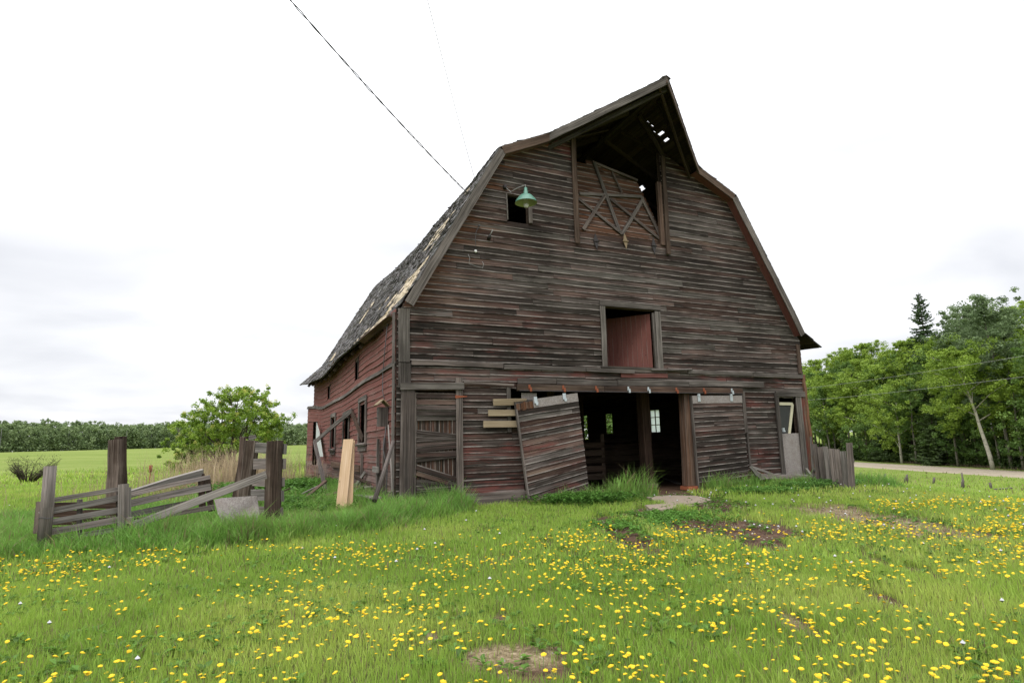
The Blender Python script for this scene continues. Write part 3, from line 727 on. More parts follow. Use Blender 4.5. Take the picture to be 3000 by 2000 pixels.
for (a, b, w) in (((800, 1240), (965, 975), 26), ((1095, 1275), (1255, 1010), 28), ((765, 1005), (1095, 1275), 20), ((1000, 1000), (1410, 1335), 22), ((880, 720), (1075, 1260), 26), ((1240, 985), (1405, 1330), 24), ((770, 965), (1240, 990), 22), ((872, 722), (1210, 868), 18), ((1020, 800), (1090, 960), 12)):
    mb = MB(); A = hp(*a); B = hp(*b); sh_ = Vector((0, -.045, 0))
    plank(mb, A + sh_, B + sh_ + Vector((0, -.004 * len(hd_o.children), 0)), w * .3826 / FPX * 15.5 * 1.05, .035, (0, -1, .1), 0, .12, ru(.3, .9))
    mb.build('brace', M['trim'], hd_o)
for xy in ((905, 1260, 1390), (1130, 1265, 1385), (1348, 1290, 1430)):
    mb = MB(); a = PF(1400 + (xy[0] - 8) * .3826, 200 + xy[1] * .3826, .05); b = PF(1400 + (xy[0] + 6) * .3826, 200 + xy[2] * .3826, .05); m_ = (a + b) / 2
    V_ = [mb.vert(p) for p in (a, m_ + Vector((.075, 0, .0)), b, m_ + Vector((-.075, 0, .0)), a + Vector((0, -.012, 0)), m_ + Vector((.075, -.012, 0)), b + Vector((0, -.012, 0)), m_ + Vector((-.075, -.012, 0)))]
    mb.face(V_[4:8]); mb.face(V_[0:4])
    for i in range(4): mb.face((V_[i], V_[(i + 1) % 4], V_[4 + (i + 1) % 4], V_[4 + i]))
    tube(mb, [m_ + Vector((-.09, -.02, 0)), m_ + Vector((.09, -.02, 0))], .016, 6)
    mb.build('strap_hinge', M['oldpine'] if xy[0] == 1130 else M['darkmetal'], hd_o)
# --- red loft door standing open inward
A_, B_ = Vector((6.92, .05, 3.02)), Vector((5.82, 1.5, 3.02)); d_ = (B_ - A_); Ln = d_.length; d_.normalize(); nn = Vector((d_.y, -d_.x, 0)); nn = nn if nn.y < 0 else -nn
mb = MB(); k = 0
while k * .135 < Ln:
    p = A_ + d_ * (k * .135 + .066); plank(mb, p, p + Vector((0, 0, 1.47 + ru(-.01, .01))), .130, .022, nn, 1.25 - .5 * (k < 2), 0, .05 * (k % 3), .001, 4); k += 1
ld_o = mb.build('loft_door', M['siding_red'], barn)
mb = MB()
for zz in (.25, 1.2): plank(mb, A_ + Vector((0, .03, zz)), B_ + Vector((0, .03, zz)), .14, .025, nn, .3, 0)
mb.build('ledge', M['inner'], ld_o)

# --- small left door with slanting slats
mb = MB(); x = .44
while x < 1.31:
    plank(mb, (x + .05, -.03, -.05), (x + .05, -.03, 2.30), .098, .02, (0, -1, 0), .12, .35, ru(.1, .7), .002); x += .1
sd_o = mb.build('small_door', M['siding'], barn)
mb = MB()
zc = [2.23, 2.10, 1.98, 1.86, 1.75]
for zz in zc: plank(mb, (.43, -.055, zz), (1.33, -.055, zz + ru(-.01, .01)), .115, .022, (0, -1, .25), .10, .05, None, .004)
for (za, zb, w) in ((1.47, 1.36, .07), (1.41, 1.36, .06), (1.30, 1.33, .12), (1.19, 1.22, .10), (1.08, 1.14, .11), (.98, .98, .11), (.87, .94, .10), (.72, .42, .11), (.60, .31, .10), (.42, .34, .10), (.29, .32, .11), (.17, .20, .10)):
    plank(mb, (.43, -.055, za), (1.33, -.058, zb), w, .024, (0, -1, .2), .06, .08, None, .004)
plank(mb, (.70, -.06, .02), (1.05, -.06, -.25), .09, .024, (0, -1, 0), 0, 0, .9); plank(mb, (.80, -.062, .06), (1.20, -.062, -.22), .08, .024, (0, -1, 0), 0, 0, .5)
mb.build('slats', M['siding'], sd_o)
mb = MB(); plank(mb, (.40, -.05, -.1), (.42, -.045, 2.30), .035, .03, (0, -1, 0), 0, 0, .8); mb.build('stile', M['trim'], sd_o)
mb = MB(); plank(mb, (1.30, -.10, 2.21), (1.58, -.10, 2.22), .07, .008, (0, -1, 0), 0, 1, .9, w2=.015); mb.build('hinge', M['rust'], sd_o)

# --- sliding door track, header and hangers
tr = trim('track_cover', [((2.80, -.14, 2.435), (5.2, -.14, 2.43), .12, .03, .15, .7), ((5.21, -.14, 2.43), (9.86, -.14, 2.435), .12, .03, .12, .4)], 'timber', barn)
trim('track_board', [((2.82, -.085, 2.44), (9.9, -.085, 2.44), .17, .07, .05, .1)], 'timber', tr)
trim('header_board', [((5.66, -.10, 2.60), (7.95, -.10, 2.615), .14, .035, 0, .45), ((7.97, -.10, 2.62), (10.75, -.10, 2.64), .15, .035, 0, .6), ((3.9, -.085, 2.60), (5.64, -.085, 2.585), .12, .03, .1, .6), ((2.85, -.08, 2.60), (3.88, -.08, 2.61), .12, .03, .1, .5)], 'trim', tr)
trim('header_board', [((1.52, -.07, 2.53), (2.75, -.075, 2.50), .05, .03, .0, .95)], 'trim', tr)
mb = MB(); tube(mb, [(2.85, -.16, 2.36), (9.85, -.16, 2.36)], .014, 8); mb.build('rail', M['darkmetal'], tr)
def bracket(x, rusty):
    mb = MB(); c = (.5, 0, .5, 0)
    plank(mb, (x, -.165, 2.50), (x, -.165, 2.40), .05, .012, (0, -1, 0), 0, 0, .5, 0, 1)
    plank(mb, (x + .02, -.185, 2.44), (x + .03, -.185, 2.345), .055, .012, (0, -1, 0), 0, 0, .5, 0, 1)
    mb.build('bracket', M['rust'] if rusty else M['galv'], tr)
for x, r_ in ((3.11, 1), (4.02, 1), (4.95, 1), (5.92, 0), (6.55, 0), (7.47, 1), (8.42, 1), (9.43, 0)): bracket(x, r_)
# --- left sliding door, hanging askew
OFFD = .19
TL, TR_, BR, BL = (PF(1150 + 1122 * .3189, 1050 + 395 * .3189, OFFD), PF(1150 + 1700 * .3189, 1050 + 322 * .3189, OFFD), PF(1150 + 1805 * .3189, 1050 + 1200 * .3189, OFFD + .12), PF(1150 + 1258 * .3189, 1050 + 1387 * .3189, OFFD + .12))
def quadpos(TL, TR_, BR, BL):
    W_ = (TR_ - TL).length; H_ = (TL - BL).length
    def f(u, n, z):
        a = u / W_; b = z / H_; return (BL * (1 - a) + BR * a) * (1 - b) + (TL * (1 - a) + TR_ * a) * b + Vector((0, -n, 0))
    return f, W_, H_
pd, W_, H_ = quadpos(TL, TR_, BR, BL)
mb = MB(); claps(mb, pd, 0.02, H_ - .20, .137, lambda z, zt=None: [(0.03, W_ - .01)], lambda u, z: .27, lambda u, z: .15, jl=.008, lens=(3, 6))
sl_o = mb.build('sliding_door', M['siding'], barn); sl_o['label'] = 'crooked sliding door hanging askew'
mb = MB(); sheet(mb, pd, lambda z, zt=None: [(0.0, W_)], 0.0, H_ - .01, .3, -.01); sheet(mb, pd, lambda z, zt=None: [(0.0, W_)], 0.0, H_ - .01, .3, -.05)
for a, b in (((0, 0), (0, H_)), ((W_, 0), (W_, H_ - .01)), ((0, 0), (W_, 0)), ((0, H_ - .01), (W_, H_ - .01))):
    I = [pd(a[0], -.002, a[1]), pd(b[0], -.002, b[1]), pd(b[0], -.05, b[1]), pd(a[0], -.05, a[1])]; mb.face([mb.vert(p) for p in I], None, (.9, .1, .5, 0))
plank(mb, pd(.012, .018, .0), pd(.012, .018, H_ - .18), .03, .04, (0, -1, 0), .05, 0, .9)
mb.build('door_lining', M['trim'], sl_o)
mb = MB(); plank(mb, pd(.46, .02, H_ - .1), pd(W_ - .02, .02, H_ - .09), .20, .018, (0, -1, 0), 0, 0, .5, 0); mb.build('strand_board_strip', M['osb'], sl_o)
mb = MB()
for k in range(9): plank(mb, pd(.04 + k * .048, .015, H_ - .21), pd(.04 + k * .048, .015, H_ - .02 - ru(0, .05)), .044, .02, (0, -1, 0), .05, .45, ru(.2, .9), .006, jag=.02)
mb.build('splintered_strip', M['timber'], sl_o)
for uu in (.52, 1.30):
    mb = MB(); plank(mb, pd(uu, .045, H_ - .10), pd(uu, .045, H_ + .05), .085, .012, (0, -1, 0), 0, 0, .5, 0, 1); plank(mb, pd(uu + .02, .05, H_ - .15), pd(uu + .02, .05, H_ - .08), .05, .012, (0, -1, 0), 0, 0, .5, 0, 1, w2=.08)
    mb.build('hanger', M['galv'], sl_o)
# piece of strand board and jamb seen behind the crooked door
mb = MB(); plank(mb, (2.95, -.05, 2.235), (3.35, -.05, 2.235), .16, .018, (0, -1, 0), 0, 0, .5, 0); mb.build('strand_board_patch', M['osb'], barn)
trim('jamb', [((2.63, -.03, 1.42), (2.63, -.03, 2.45), .09, .06, .05, .6)], 'trim', barn)
# --- right sliding door
TL, TR_, BR, BL = (PF(1700 + 952 * .3401, 1050 + 320 * .3401, .13), PF(1700 + 1386 * .3401, 1050 + 318 * .3401, .13), PF(1700 + 1458 * .3401, 1050 + 1085 * .3401, .10), PF(1700 + 1020 * .3401, 1050 + 1160 * .3401, .10))
pd2, W2, H2 = quadpos(TL, TR_, BR, BL)
mb = MB(); claps(mb, pd2, 0.0, H2 - .21, .132, lambda z, zt=None: [(0.03, W2 - .01)], lambda u, z: .24, lambda u, z: .15, lens=(2, 5), jl=.009)
sr_o = mb.build('sliding_door', M['siding'], barn)
mb = MB(); sheet(mb, pd2, lambda z, zt=None: [(0.0, W2)], 0.0, H2 - .01, .3, -.01); sheet(mb, pd2, lambda z, zt=None: [(0.0, W2)], 0.0, H2 - .01, .3, -.045)
I = [pd2(0, 0, 0), pd2(0, 0, H2), pd2(0, -.05, H2), pd2(0, -.05, 0)]; mb.face([mb.vert(p) for p in I], None, (.9, .1, .5, 0))
plank(mb, pd2(.012, .012, .0), pd2(.012, .012, H2), .028, .03, (0, -1, 0), .02, 0, .9)
mb.build('door_lining', M['trim'], sr_o)
mb = MB(); plank(mb, pd2(.03, .012, H2 - .105), pd2(W2, .012, H2 - .105), .205, .018, (0, -1, 0), 0, 0, .5, 0); mb.build('strand_board_strip', M['osb'], sr_o)
for uu in (.25, 1.42):
    mb = MB(); plank(mb, pd2(uu, .035, H2 - .16), pd2(uu, .035, H2 + .04), .09, .010, (0, -1, 0), 0, 0, .5, 0, 1); plank(mb, pd2(uu, .045, H2 - .02), pd2(uu, .045, H2 + .05), .05, .014, (0, -1, 0), 0, 0, .5, 0, 1)
    mb.build('hanger', M['galv'], sr_o)
trim('jamb', [((9.93, -.085, 1.28), (9.93, -.085, 2.42), .11, .04, .0, .5), ((9.985, -.075, .35), (9.97, -.075, 1.3), .05, .03, .0, .5)], 'trim', barn)
# --- doorway posts on brick foot
mb = MB(); plank(mb, (7.86, .06, -.06), (7.92, .06, 2.36), .24, .22, (0, -1, 0), .12, .35, .9, .006, w2=.2); dp = mb.build('doorway_post', M['timber'], barn)
dp['label'] = 'brown doorway post on a brick foot'
mb = MB(); box(mb, (7.88, .05, -.115), (.38, .30, .09)); mb.build('brick_foot', M['brick'], dp)
mb = MB(); box(mb, (7.90, .05, -.21), (.34, .28, .12)); mb.build('stone_foot', M['concrete'], dp)
trim('jamb', [((8.02, -.02, -.1), (8.06, -.02, 2.36), .08, .06, .1, .6)], 'timber', barn)
# --- man door at the right
md = trim('man_door_frame', [((11.25, -.08, .02), (11.27, -.07, 2.42), .13, .05, .03, .3), ((12.17, -.075, .0), (12.17, -.07, 2.32), .22, .04, .02, .7)], 'trim', barn)
trim('lintel', [((11.22, -.085, 2.38), (12.45, -.085, 2.38), .15, .045, .02, .3)], 'trim', md)
mb = MB(); plank(mb, (11.70, -.035, -.05), (11.69, -.035, 1.23), .80, .018, (0, -1, 0), 0, 0, .5, 0, 4); mb.build('strand_board_panel', M['osb'], md)
mb = MB()
c4 = [PF(1700 + a * .3401, 1050 + b * .3401, -.02) for a, b in ((1697, 388), (1828, 390), (1800, 650), (1700, 650))]
for a, b, w in ((c4[0], c4[1], .085), (c4[1], c4[2], .085)):
    plank(mb, a, b, w, .03, (0, -1, 0), 0, 0, .5, .001)
sf = mb.build('screen_frame', M['cream'], md)
mb = MB(); mb.face([mb.vert(p + Vector((0, .012, 0))) for p in c4]); mb.face([mb.vert(p + Vector((0, .02, 0))) for p in c4]); mb.build('screen', M['meshscreen'], sf)
mb = MB(); box(mb, (11.36, -.12, 1.35), (.05, .05, .09)); box(mb, (11.37, -.13, 1.30), (.07, .04, .04)); mb.build('latch', M['galv'], md)
# right corner boards, splintered
mb = MB()
plank(mb, (12.44, -.055, -.1), (12.42, -.055, 2.32), .09, .04, (0, -1, 0), .35, .4, .7, .008, jag=.03); plank(mb, (12.35, -.06, .1), (12.33, -.055, 2.30), .07, .03, (0, -1, 0), .5, .3, .5, .008)
plank(mb, (12.55, -.05, -.1), (12.52, -.05, 2.95), .09, .06, (0, -1, 0), .05, .5, 1., .02, jag=.05, seg=14)
mb.build('corner_board', M['timber'], barn)
# wide plank clapboards between belt and lintel at right
# --- three tan boards nailed across the upper opening
for k, (a, z, w) in enumerate(((2.21, 2.095, .15), (2.08, 1.85, .14), (1.96, 1.605, .145))):
    mb = MB(); plank(mb, (a, -.10, z), (3.05, -.105, z + .015 - .01 * k), w, .028, (0, -1, 0), 0, 0, .3 + .3 * k, .002)
    mb.build('patch_board', M['oldpine'], barn)
# --- side walls
def sagz(v): return interp(v, [(0, 0), (2, -.08), (6.5, -.30), (10.2, -.36), (13.1, -.2)])
def bulge(v, z):
    b = -0.05 * math.sin(max(0, min(1, v / 11)) * math.pi)
    if z < 2.95: b += -0.22 * sstep(11.6, 12.9, v)
    return b
def pos_l(u, n, z): return (-n + bulge(u, z), u, z + sagz(u) * min(1, z / 2.95))
def pos_r(u, n, z): return (WID + n, u, z)
def l_iv(z, zt=None):
    iv = [(0.02, DEP)]
    if 3.12 < z < 3.72: iv = cut(iv, 3.70, 4.26)
    if 3.10 < z < 3.66: iv = cut(iv, 8.62, 9.28)
    if 1.30 < z < 2.40: iv = cut(iv, 2.72, 3.42)
    if 1.30 < z < 2.25: iv = cut(iv, 4.90, 5.66)
    if 1.22 < z < 2.36: iv = cut(iv, 7.28, 8.06)
    if .55 < z < 2.35: iv = cut(iv, 11.75, 12.25)
    return iv
lw = MB()
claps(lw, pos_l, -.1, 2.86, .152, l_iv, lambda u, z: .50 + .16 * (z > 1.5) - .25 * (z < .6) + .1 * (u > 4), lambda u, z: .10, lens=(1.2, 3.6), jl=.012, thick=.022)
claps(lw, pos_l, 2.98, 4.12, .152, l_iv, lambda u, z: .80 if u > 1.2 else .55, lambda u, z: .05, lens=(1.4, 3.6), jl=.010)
lw_o = lw.build('side_wall', M['siding_red'], barn)
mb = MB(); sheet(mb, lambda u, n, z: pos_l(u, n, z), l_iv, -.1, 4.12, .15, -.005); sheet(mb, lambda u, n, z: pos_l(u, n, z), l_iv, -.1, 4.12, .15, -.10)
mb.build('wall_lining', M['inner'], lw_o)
mb = MB()
for a, b in ((.0, 3.1), (3.1, 6.3), (6.3, 9.5), (9.5, 11.6), (11.6, 13.1)):
    k = 6
    for i in range(k):
        v0 = a + (b - a) * i / k; v1 = a + (b - a) * (i + 1) / k
        p = pos_l(v0, .035, 2.92); q = pos_l(v1, .035, 2.92); plank(mb, p, q, .10, .03, (-1, 0, .3), .15, .05, .7, .0, 1)
mb.build('belt_board', M['trim'], lw_o)
mb = MB()
plank(mb, (-.045, .07, 2.95), (-.045, .07, 4.05), .13, .03, (-1, 0, 0), .03, 0, .9); plank(mb, (-.045, .06, -.2), (-.045, .06, 2.93), .12, .035, (-1, 0, 0), .03, 0, 1.)
mb.build('corner_board', M['trim'], lw_o); mb = MB()
plank(mb, (-.24, 13.12, -.2), (-.20, 13.12, 2.7), .10, .03, (-1, 0, 0), .1, 0, .9)
mb.build('corner_board', M['trim'], lw_o)
def window_l(v0, v1, z0, z1, frame=True, sash=False, w=.11):
    mb = MB()
    P = lambda v, z, n=.045: Vector(pos_l(v, n, z))
    if frame:
        plank(mb, P(v0 - w / 2, z0 - .04), P(v0 - w / 2, z1 + .08), w, .03, (-1, 0, 0), .05, 0, .8); plank(mb, P(v1 + w / 2, z0 - .04), P(v1 + w / 2, z1), w, .03, (-1, 0, 0), .1, 0, .5)
        plank(mb, P(v0 - w, z1 + .07), P(v1 + w, z1 + .07), w * 1.1, .035, (-1, 0, 0), .15, 0, .7)
        plank(mb, P(v0 - w - .02, z0 - .06, .07), P(v1 + w + .02, z0 - .06, .07), .09, .05, (-.5, 0, 1), .0, 0, .9)
        plank(mb, P(v0 - w, z0 - .16), P(v1 + w, z0 - .16), .13, .025, (-1, 0, 0), .1, 0, .5)
    else:
        plank(mb, P(v0 + .02, z0, .02), P(v0 + .02, z1, .02), .04, .04, (-1, 0, 0), .3, 0, .4)
    o = mb.build('window', M['trim'], lw_o)
    if sash:
        mb = MB(); plank(mb, P((v0 + v1) / 2 - .1, z0, -.02), P((v0 + v1) / 2 - .1, z1, -.02), .05, .03, (-1, 0, 0), .05, 0, .8); plank(mb, P(v0 + .05, z0 + .02, -.02), P(v0 + .05, z1, -.02), .05, .03, (-1, 0, 0), .05, 0, .6)
        mb.build('sash', M['trim'], o)
    return o
window_l(2.72, 3.42, 1.33, 2.40, True, True); window_l(4.90, 5.66, 1.33, 2.25, True, False); window_l(7.28, 8.06, 1.25, 2.36, True, True)
window_l(3.70, 4.26, 3.12, 3.72, False); window_l(8.62, 9.28, 3.10, 3.66, False)
# eave rafter tails of the left side
for k in range(1, 14):
    v = .9 * k + .2; eu, ez = ev(v); mb = MB()
    plank(mb, (.02, v, 4.02), (eu + .10, v, ez - .09), .09, .045, (0, 1, 0), .05, .1)
    mb.build('rafter_tail', M['inner'], roof_o)
plank_b = MB(); plank(plank_b, (-.06, .15, 3.97), (-.30, 2.2, 3.72), .16, .03, (-.5, 0, -1), 0, .35, .9); plank_b.build('loose_eave_board', M['timber'], roof_o)
# right wall with its three windows
RW = [(6.70, 7.32, 1.39, 2.30), (9.97, 10.60, 1.38, 2.33), (12.03, 12.80, 1.13, 2.37)]
def r_iv(z, zt=None):
    iv = [(0.02, DEP)]
    for v0, v1, z0, z1 in RW:
        if z0 < z < z1: iv = cut(iv, v0, v1)
    return iv
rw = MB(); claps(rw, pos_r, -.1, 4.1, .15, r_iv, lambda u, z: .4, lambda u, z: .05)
rw_o = rw.build('side_wall', M['siding_red'], barn)
mb = MB(); sheet(mb, pos_r, r_iv, -.1, 4.1, .15, -.005); sheet(mb, pos_r, r_iv, -.1, 4.1, .15, -.10); mb.build('wall_lining', M['inner'], rw_o)
v0, v1, z0, z1 = RW[0]; mb = MB()
for vv in (v0, (v0 + v1) / 2, v1): plank(mb, (WID - .05, vv, z0), (WID - .05, vv, z1), .035, .03, (1, 0, 0), 0, 0, .2, 0, 1)
for k in range(4): zz = z0 + (z1 - z0) * k / 3; plank(mb, (WID - .05, v0, zz), (WID - .05, v1, zz), .03, .028, (1, 0, 0), 0, 0, .2, 0, 1)
wo = mb.build('window', M['inner'], rw_o); mb = MB(); mb.face([mb.vert(p) for p in ((WID - .04, v0, z0), (WID - .04, v1, z0), (WID - .04, v1, z1), (WID - .04, v0, z1))]); mb.build('pane', M['pane'], wo)
# back wall
def b_iv(z, zt=None):
    l = LZ(z + .45 if z > 3.6 else z) + .05; return [(l, 2 * CEN - l - .03)] if 2 * CEN - 2 * l > .1 else []
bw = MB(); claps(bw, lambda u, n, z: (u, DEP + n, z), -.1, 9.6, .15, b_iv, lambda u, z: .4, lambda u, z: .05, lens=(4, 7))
bw_o = bw.build('back_wall', M['siding_red'], barn); mb = MB(); sheet(mb, lambda u, n, z: (u, DEP + n, z), b_iv, -.1, 9.6, .15, -.01); mb.build('wall_lining', M['inner'], bw_o)
# loft floor and interior
mb = MB()
for k in range(52):
    y = .12 + k * .25
    plank(mb, (.05, y + .12, 2.86), (12.5, y + .12, 2.86), .245, .04, (0, 0, 1), 0, .05, None, .002, 3)
for k in range(9): plank(mb, (.1 + k * 1.5, .2, 2.70), (.1 + k * 1.5, 12.9, 2.70), .25, .06, (1, 0, 0), 0, 0, .3, 0, 2)
mb.build('loft_floor', M['inner'], barn)
def post(u, v, w=.22, z1=2.75, mt='timber', z0=-.25):
    mb = MB(); plank(mb, (u, v, z0), (u, v, z1), w, w, (0, -1, 0), .05, .25, .8, .004); return mb.build('inner_post', M[mt], barn)
p_ = post(7.72, 1.6, .26); mb = MB(); box(mb, (7.72, 1.6, -.16), (.42, .4, .16)); mb.build('stone_foot', M['concrete'], p_)
post(4.6, 1.6); post(4.6, 5.2); post(7.9, 5.4); post(4.7, 9); post(7.9, 9); post(1.6, 1.8, .18)
mb = MB()
for k in range(5): plank(mb, (5.3, 3.4 + .01 * k, .05 + k * .24), (7.55, 3.45, .06 + k * .24), .17, .035, (0, -1, 0), 0, .1, None, .01)
for u in (5.3, 6.0, 7.5): plank(mb, (u, 3.48, -.2), (u, 3.48, 1.35), .12, .06, (0, -1, 0), 0, .1)
plank(mb, (5.35, 3.38, .2), (5.95, 3.38, 1.1), .1, .03, (0, -1, 0), 0, .1)
mb.build('stall_rails', M['inner'], barn)
mb = MB()
for k in range(6): plank(mb, (7.9, 5.2, -.1 + k * .2), (12.4, 5.2, -.1 + k * .2), .19, .03, (0, -1, 0), .05, .2, None, .004)
mb.build('stall_partition', M['inner'], barn)
mb = MB()
for k in range(5): plank(mb, (4.5, 8.2, .1 + k * .25), (12.4, 8.2, .1 + k * .25), .17, .03, (0, -1, 0), 0, .1, None, .01)
mb.build('stall_rails', M['inner'], barn)
# right eave: remnants of the flared edge are part of the roof (side 1)
# ================================================================== THINGS FIXED TO OR STANDING BY THE BARN
def bl(P): return O + DF * P[0] + DS * P[1] + Vector((0, 0, P[2]))     # barn-local to world
NF = -DS; NSIDE = -DF                                                    # outward directions of front and left side
# barn lamp
lp = BW(2.99, -.5, 6.80)
L = empty('barn_lamp', lp, 0, 'green enamel dish lamp with a bare bulb hanging by the small dark loft window', 'lamp')
def lathe(prof, n=28, mats=None, mb=None, mi=0):
    mb = mb or MB(); rows = []
    for r, z in prof: rows.append([mb.vert((r * math.cos(6.28318 * k / n), r * math.sin(6.28318 * k / n), z)) for k in range(n)])
    for a, b in zip(rows, rows[1:]):
        for k in range(n): mb.face((a[k], a[(k + 1) % n], b[(k + 1) % n], b[k]), None, mi=mi, smooth=True)
    return mb
mb = lathe([(.001, .40), (.035, .40), (.04, .32), (.052, .31), (.055, .225), (.075, .215), (.135, .205), (.16, .18), (.23, .10), (.262, .03), (.268, .018)]); sh1 = mb.build('lamp_shade', M['enamel'], L)
mb = lathe([(.266, .018), (.258, .028), (.225, .095), (.15, .17), (.06, .20), (.001, .20)]); mb.build('shade_lining', M['enamel_in'], sh1)
mb = lathe([(.001, .20), (.03, .20), (.03, .14), (.052, .09), (.062, .02), (.062, -.06), (.04, -.095), (.001, -.10)]); mb.build('bulb', M['bulb'], L)
mb = lathe([(.001, -.03), (.05, -.035), (.06, -.06), (.04, -.097), (.001, -.103)]); mb.build('bulb_tip', M['porcelain'], L)
mb = MB(); w0 = BW(2.66, -.04, 7.36) - lp
tube(mb, [w0, w0 * .72 + Vector((0, 0, -.02)), w0 * .4 + Vector((0, 0, .22)), Vector((0, 0, .47)), Vector((0, 0, .40))], .011, 6); mb.build('lamp_arm', M['wirepale'], L)
mb = MB(); tube(mb, [w0 + Vector((0, 0, -.06)), w0 + Vector((0, 0, .03))], [.045, .05], 8); mb.build('wall_mount', M['darkmetal'], L)
# insulators and loose wires on the front
e = empty('wire_insulator', BW(1.86, -.04, 5.62), YAW, 'small white insulator with a loop of loose wire high on the front wall', 'insulator')
mb = lathe([(.001, .035), (.03, .03), (.035, 0), (.025, -.03), (.001, -.035)], 12); mb.build('knob', M['porcelain'], e)
mb = MB(); tube(mb, [(-.20, -.03, -.10), (-.17, -.05, -.2), (-.19, -.04, -.33), (0, -.05, -.38), (.15, -.05, -.40), (.18, -.04, -.30), (.15, -.03, -.24)], .006, 5); mb.build('loose_wire', M['wirepale'], e)
mb = MB(); tube(mb, [(0, -.03, .03), (-.02, -.04, .25), (0, -.03, .45), (.08, -.02, .62)], .006, 5); tube(mb, [(.08, -.02, .62), (.1, -.03, .66)], .02, 5); mb.build('lead_wire', M['wire'], e)
e = empty('wire_bracket', BW(2.20, -.04, 6.02), YAW, 'small dark wire bracket with a pale prong on the front wall, above the white insulator', 'bracket')
mb = MB(); tube(mb, [(0, 0, -.05), (0, -.08, .02)], [.05, .03], 7); mb.build('base', M['darkmetal'], e)
mb = MB(); tube(mb, [(0, -.06, 0), (.05, -.14, .14)], .012, 5); mb.build('prong', M['wirepale'], e)

# service cable from overhead to the rake board
def cable(name, pts, r, m, label, cat='cable', twist=0.0, group=None):
    mb = MB(); P = []
    for a, b in zip(pts, pts[1:]):
        for k in range(24): P.append(a + (b - a) * (k / 24))
    P.append(pts[-1]); n = len(P); L_ = (pts[-1] - pts[0]).length
    for i, p in enumerate(P):
        t = i / (n - 1); P[i] = p + Vector((0, 0, -0.012 * L_ * 4 * t * (1 - t)))
    if twist:
        d = (P[-1] - P[0]).normalized(); x = d.orthogonal().normalized(); y = d.cross(x); Q = []
        for i in range(len(P) - 1):
            for k in range(3): Q.append(P[i] + (P[i + 1] - P[i]) * (k / 3))
        for ph in (0, math.pi):
            tube(mb, [q + (x * math.cos(i * .8 + ph) + y * math.sin(i * .8 + ph)) * twist * (1 + .4 * math.sin(i * .31)) for i, q in enumerate(Q)], r, 5)
    else: tube(mb, P, r, 5)
    return tag(mb.build(name, m), label, cat, group)
cable('service_cable', [AT(780, -80, 7.5), bl(roofp(1.62, -.30, 0, .03))], .0085, M['wire'], 'thick twisted cable running down from the sky to the left roof edge of the barn', twist=.010)
cable('thin_wire', [AT(1225, -110, 8.0), bl(roofp(2.02, 1.5, 0, .04))], .007, M['wirepale'], 'thin pale wire coming down to the upper left bend of the barn roof')
mb = MB(); tube(mb, [(-.06, .55, 3.95), (-.09, .7, 3.2), (-.06, .95, 2.9), (-.10, .80, 2.4), (-.09, .62, 2.15)], .010, 5); tube(mb, [(-.1, .45, 1.6), (-.14, .50, 1.1), (-.10, .30, .7), (-.12, .32, .0)], .010, 5)
c_ = mb.build('side_cable', M['wire']); c_.location = O; c_.rotation_euler = (0, 0, YAW); tag(c_, 'dark cable running down the red side wall past the birdhouse', 'cable')

# birdhouse on the side wall
e = empty('birdhouse', bl((-.14, .62, 1.62)), YAW, 'old grey wooden birdhouse hung on the red side wall near the front corner', 'birdhouse')
mb = MB(); plank(mb, (0, 0, -.02), (0, 0, .40), .22, .20, (-1, 0, 0), 0, .05, .5, .003, 2); mb.build('box', M['trim'], e)
mb = MB(); plank(mb, (-.16, -.02, .44), (-.02, -.02, .56), .32, .02, (-.6, 0, .7), 0, .1, .6, 0, 1); plank(mb, (.12, -.02, .42), (-.02, -.02, .56), .32, .02, (.6, 0, .7), 0, .1, .4, 0, 1); mb.build('roof', M['oldpine'], e)
mb = MB(); tube(mb, [(-.101, 0, .27), (-.108, 0, .27)], .028, 12); mb.build('entrance_hole', M['darkmetal'], e)
mb = MB(); tube(mb, [(-.10, 0, .16), (-.17, 0, .16)], .008, 6); mb.build('perch', M['trim'], e)

# leaning and fallen boards along the side
def single(name, a, b, w, t, nrm, m, label, cat='board', group=None, paint=0.0, warm=0.0, rnd=None, warp=.005, w2=None, jag=0.0, seg=None):
    mb = MB(); a = Vector(a); b = Vector(b); plank(mb, Vector((0, 0, 0)), b - a, w, t, nrm, paint, warm, rnd, warp, seg, w2, jag)
    o = mb.build(name, M[m], None, a); return tag(o, label, cat, group)
def gs(u, v, dz=0.0):
    p = BW(u, v); return Vector((p.x, p.y, hz(p.x, p.y) + dz))
P1a = BW(-1.15, -1.35); a = AT(1000, 1490, 12.05); b = AT(1021, 1287, 12.75)
single('pine_board', a, b, .205, .038, NF + NSIDE * .4, 'pine', 'wider pale new pine board leaning against the side of the barn', rnd=.7)
a = AT(1022, 1488, 12.15); b = AT(1029, 1292, 12.85)
single('pine_board', a, b, .15, .038, NF + NSIDE * .4, 'pine', 'narrower new pine board standing half hidden behind the wider one', rnd=.3)
single('broken_board', bl(PS(919, 1297, .55)), bl(PS(1031, 1202, .12)), .13, .03, (-DF), 'trim', 'long grey broken board sloping up across the side windows', rnd=.6)
single('broken_board', bl(PS(1031, 1208, .13)), bl(PS(1063, 1288, .10)), .17, .03, (-DF), 'timber', 'short dark board slanting down from the tip of the long sloping board', rnd=.1)
single('old_rail', bl(PS(955, 1442, .9)), bl(PS(921, 1290, .55)), .10, .07, (-DF - DS), 'trim', 'thin grey leaning rail propping up the far end of the long sloping board', rnd=.5)
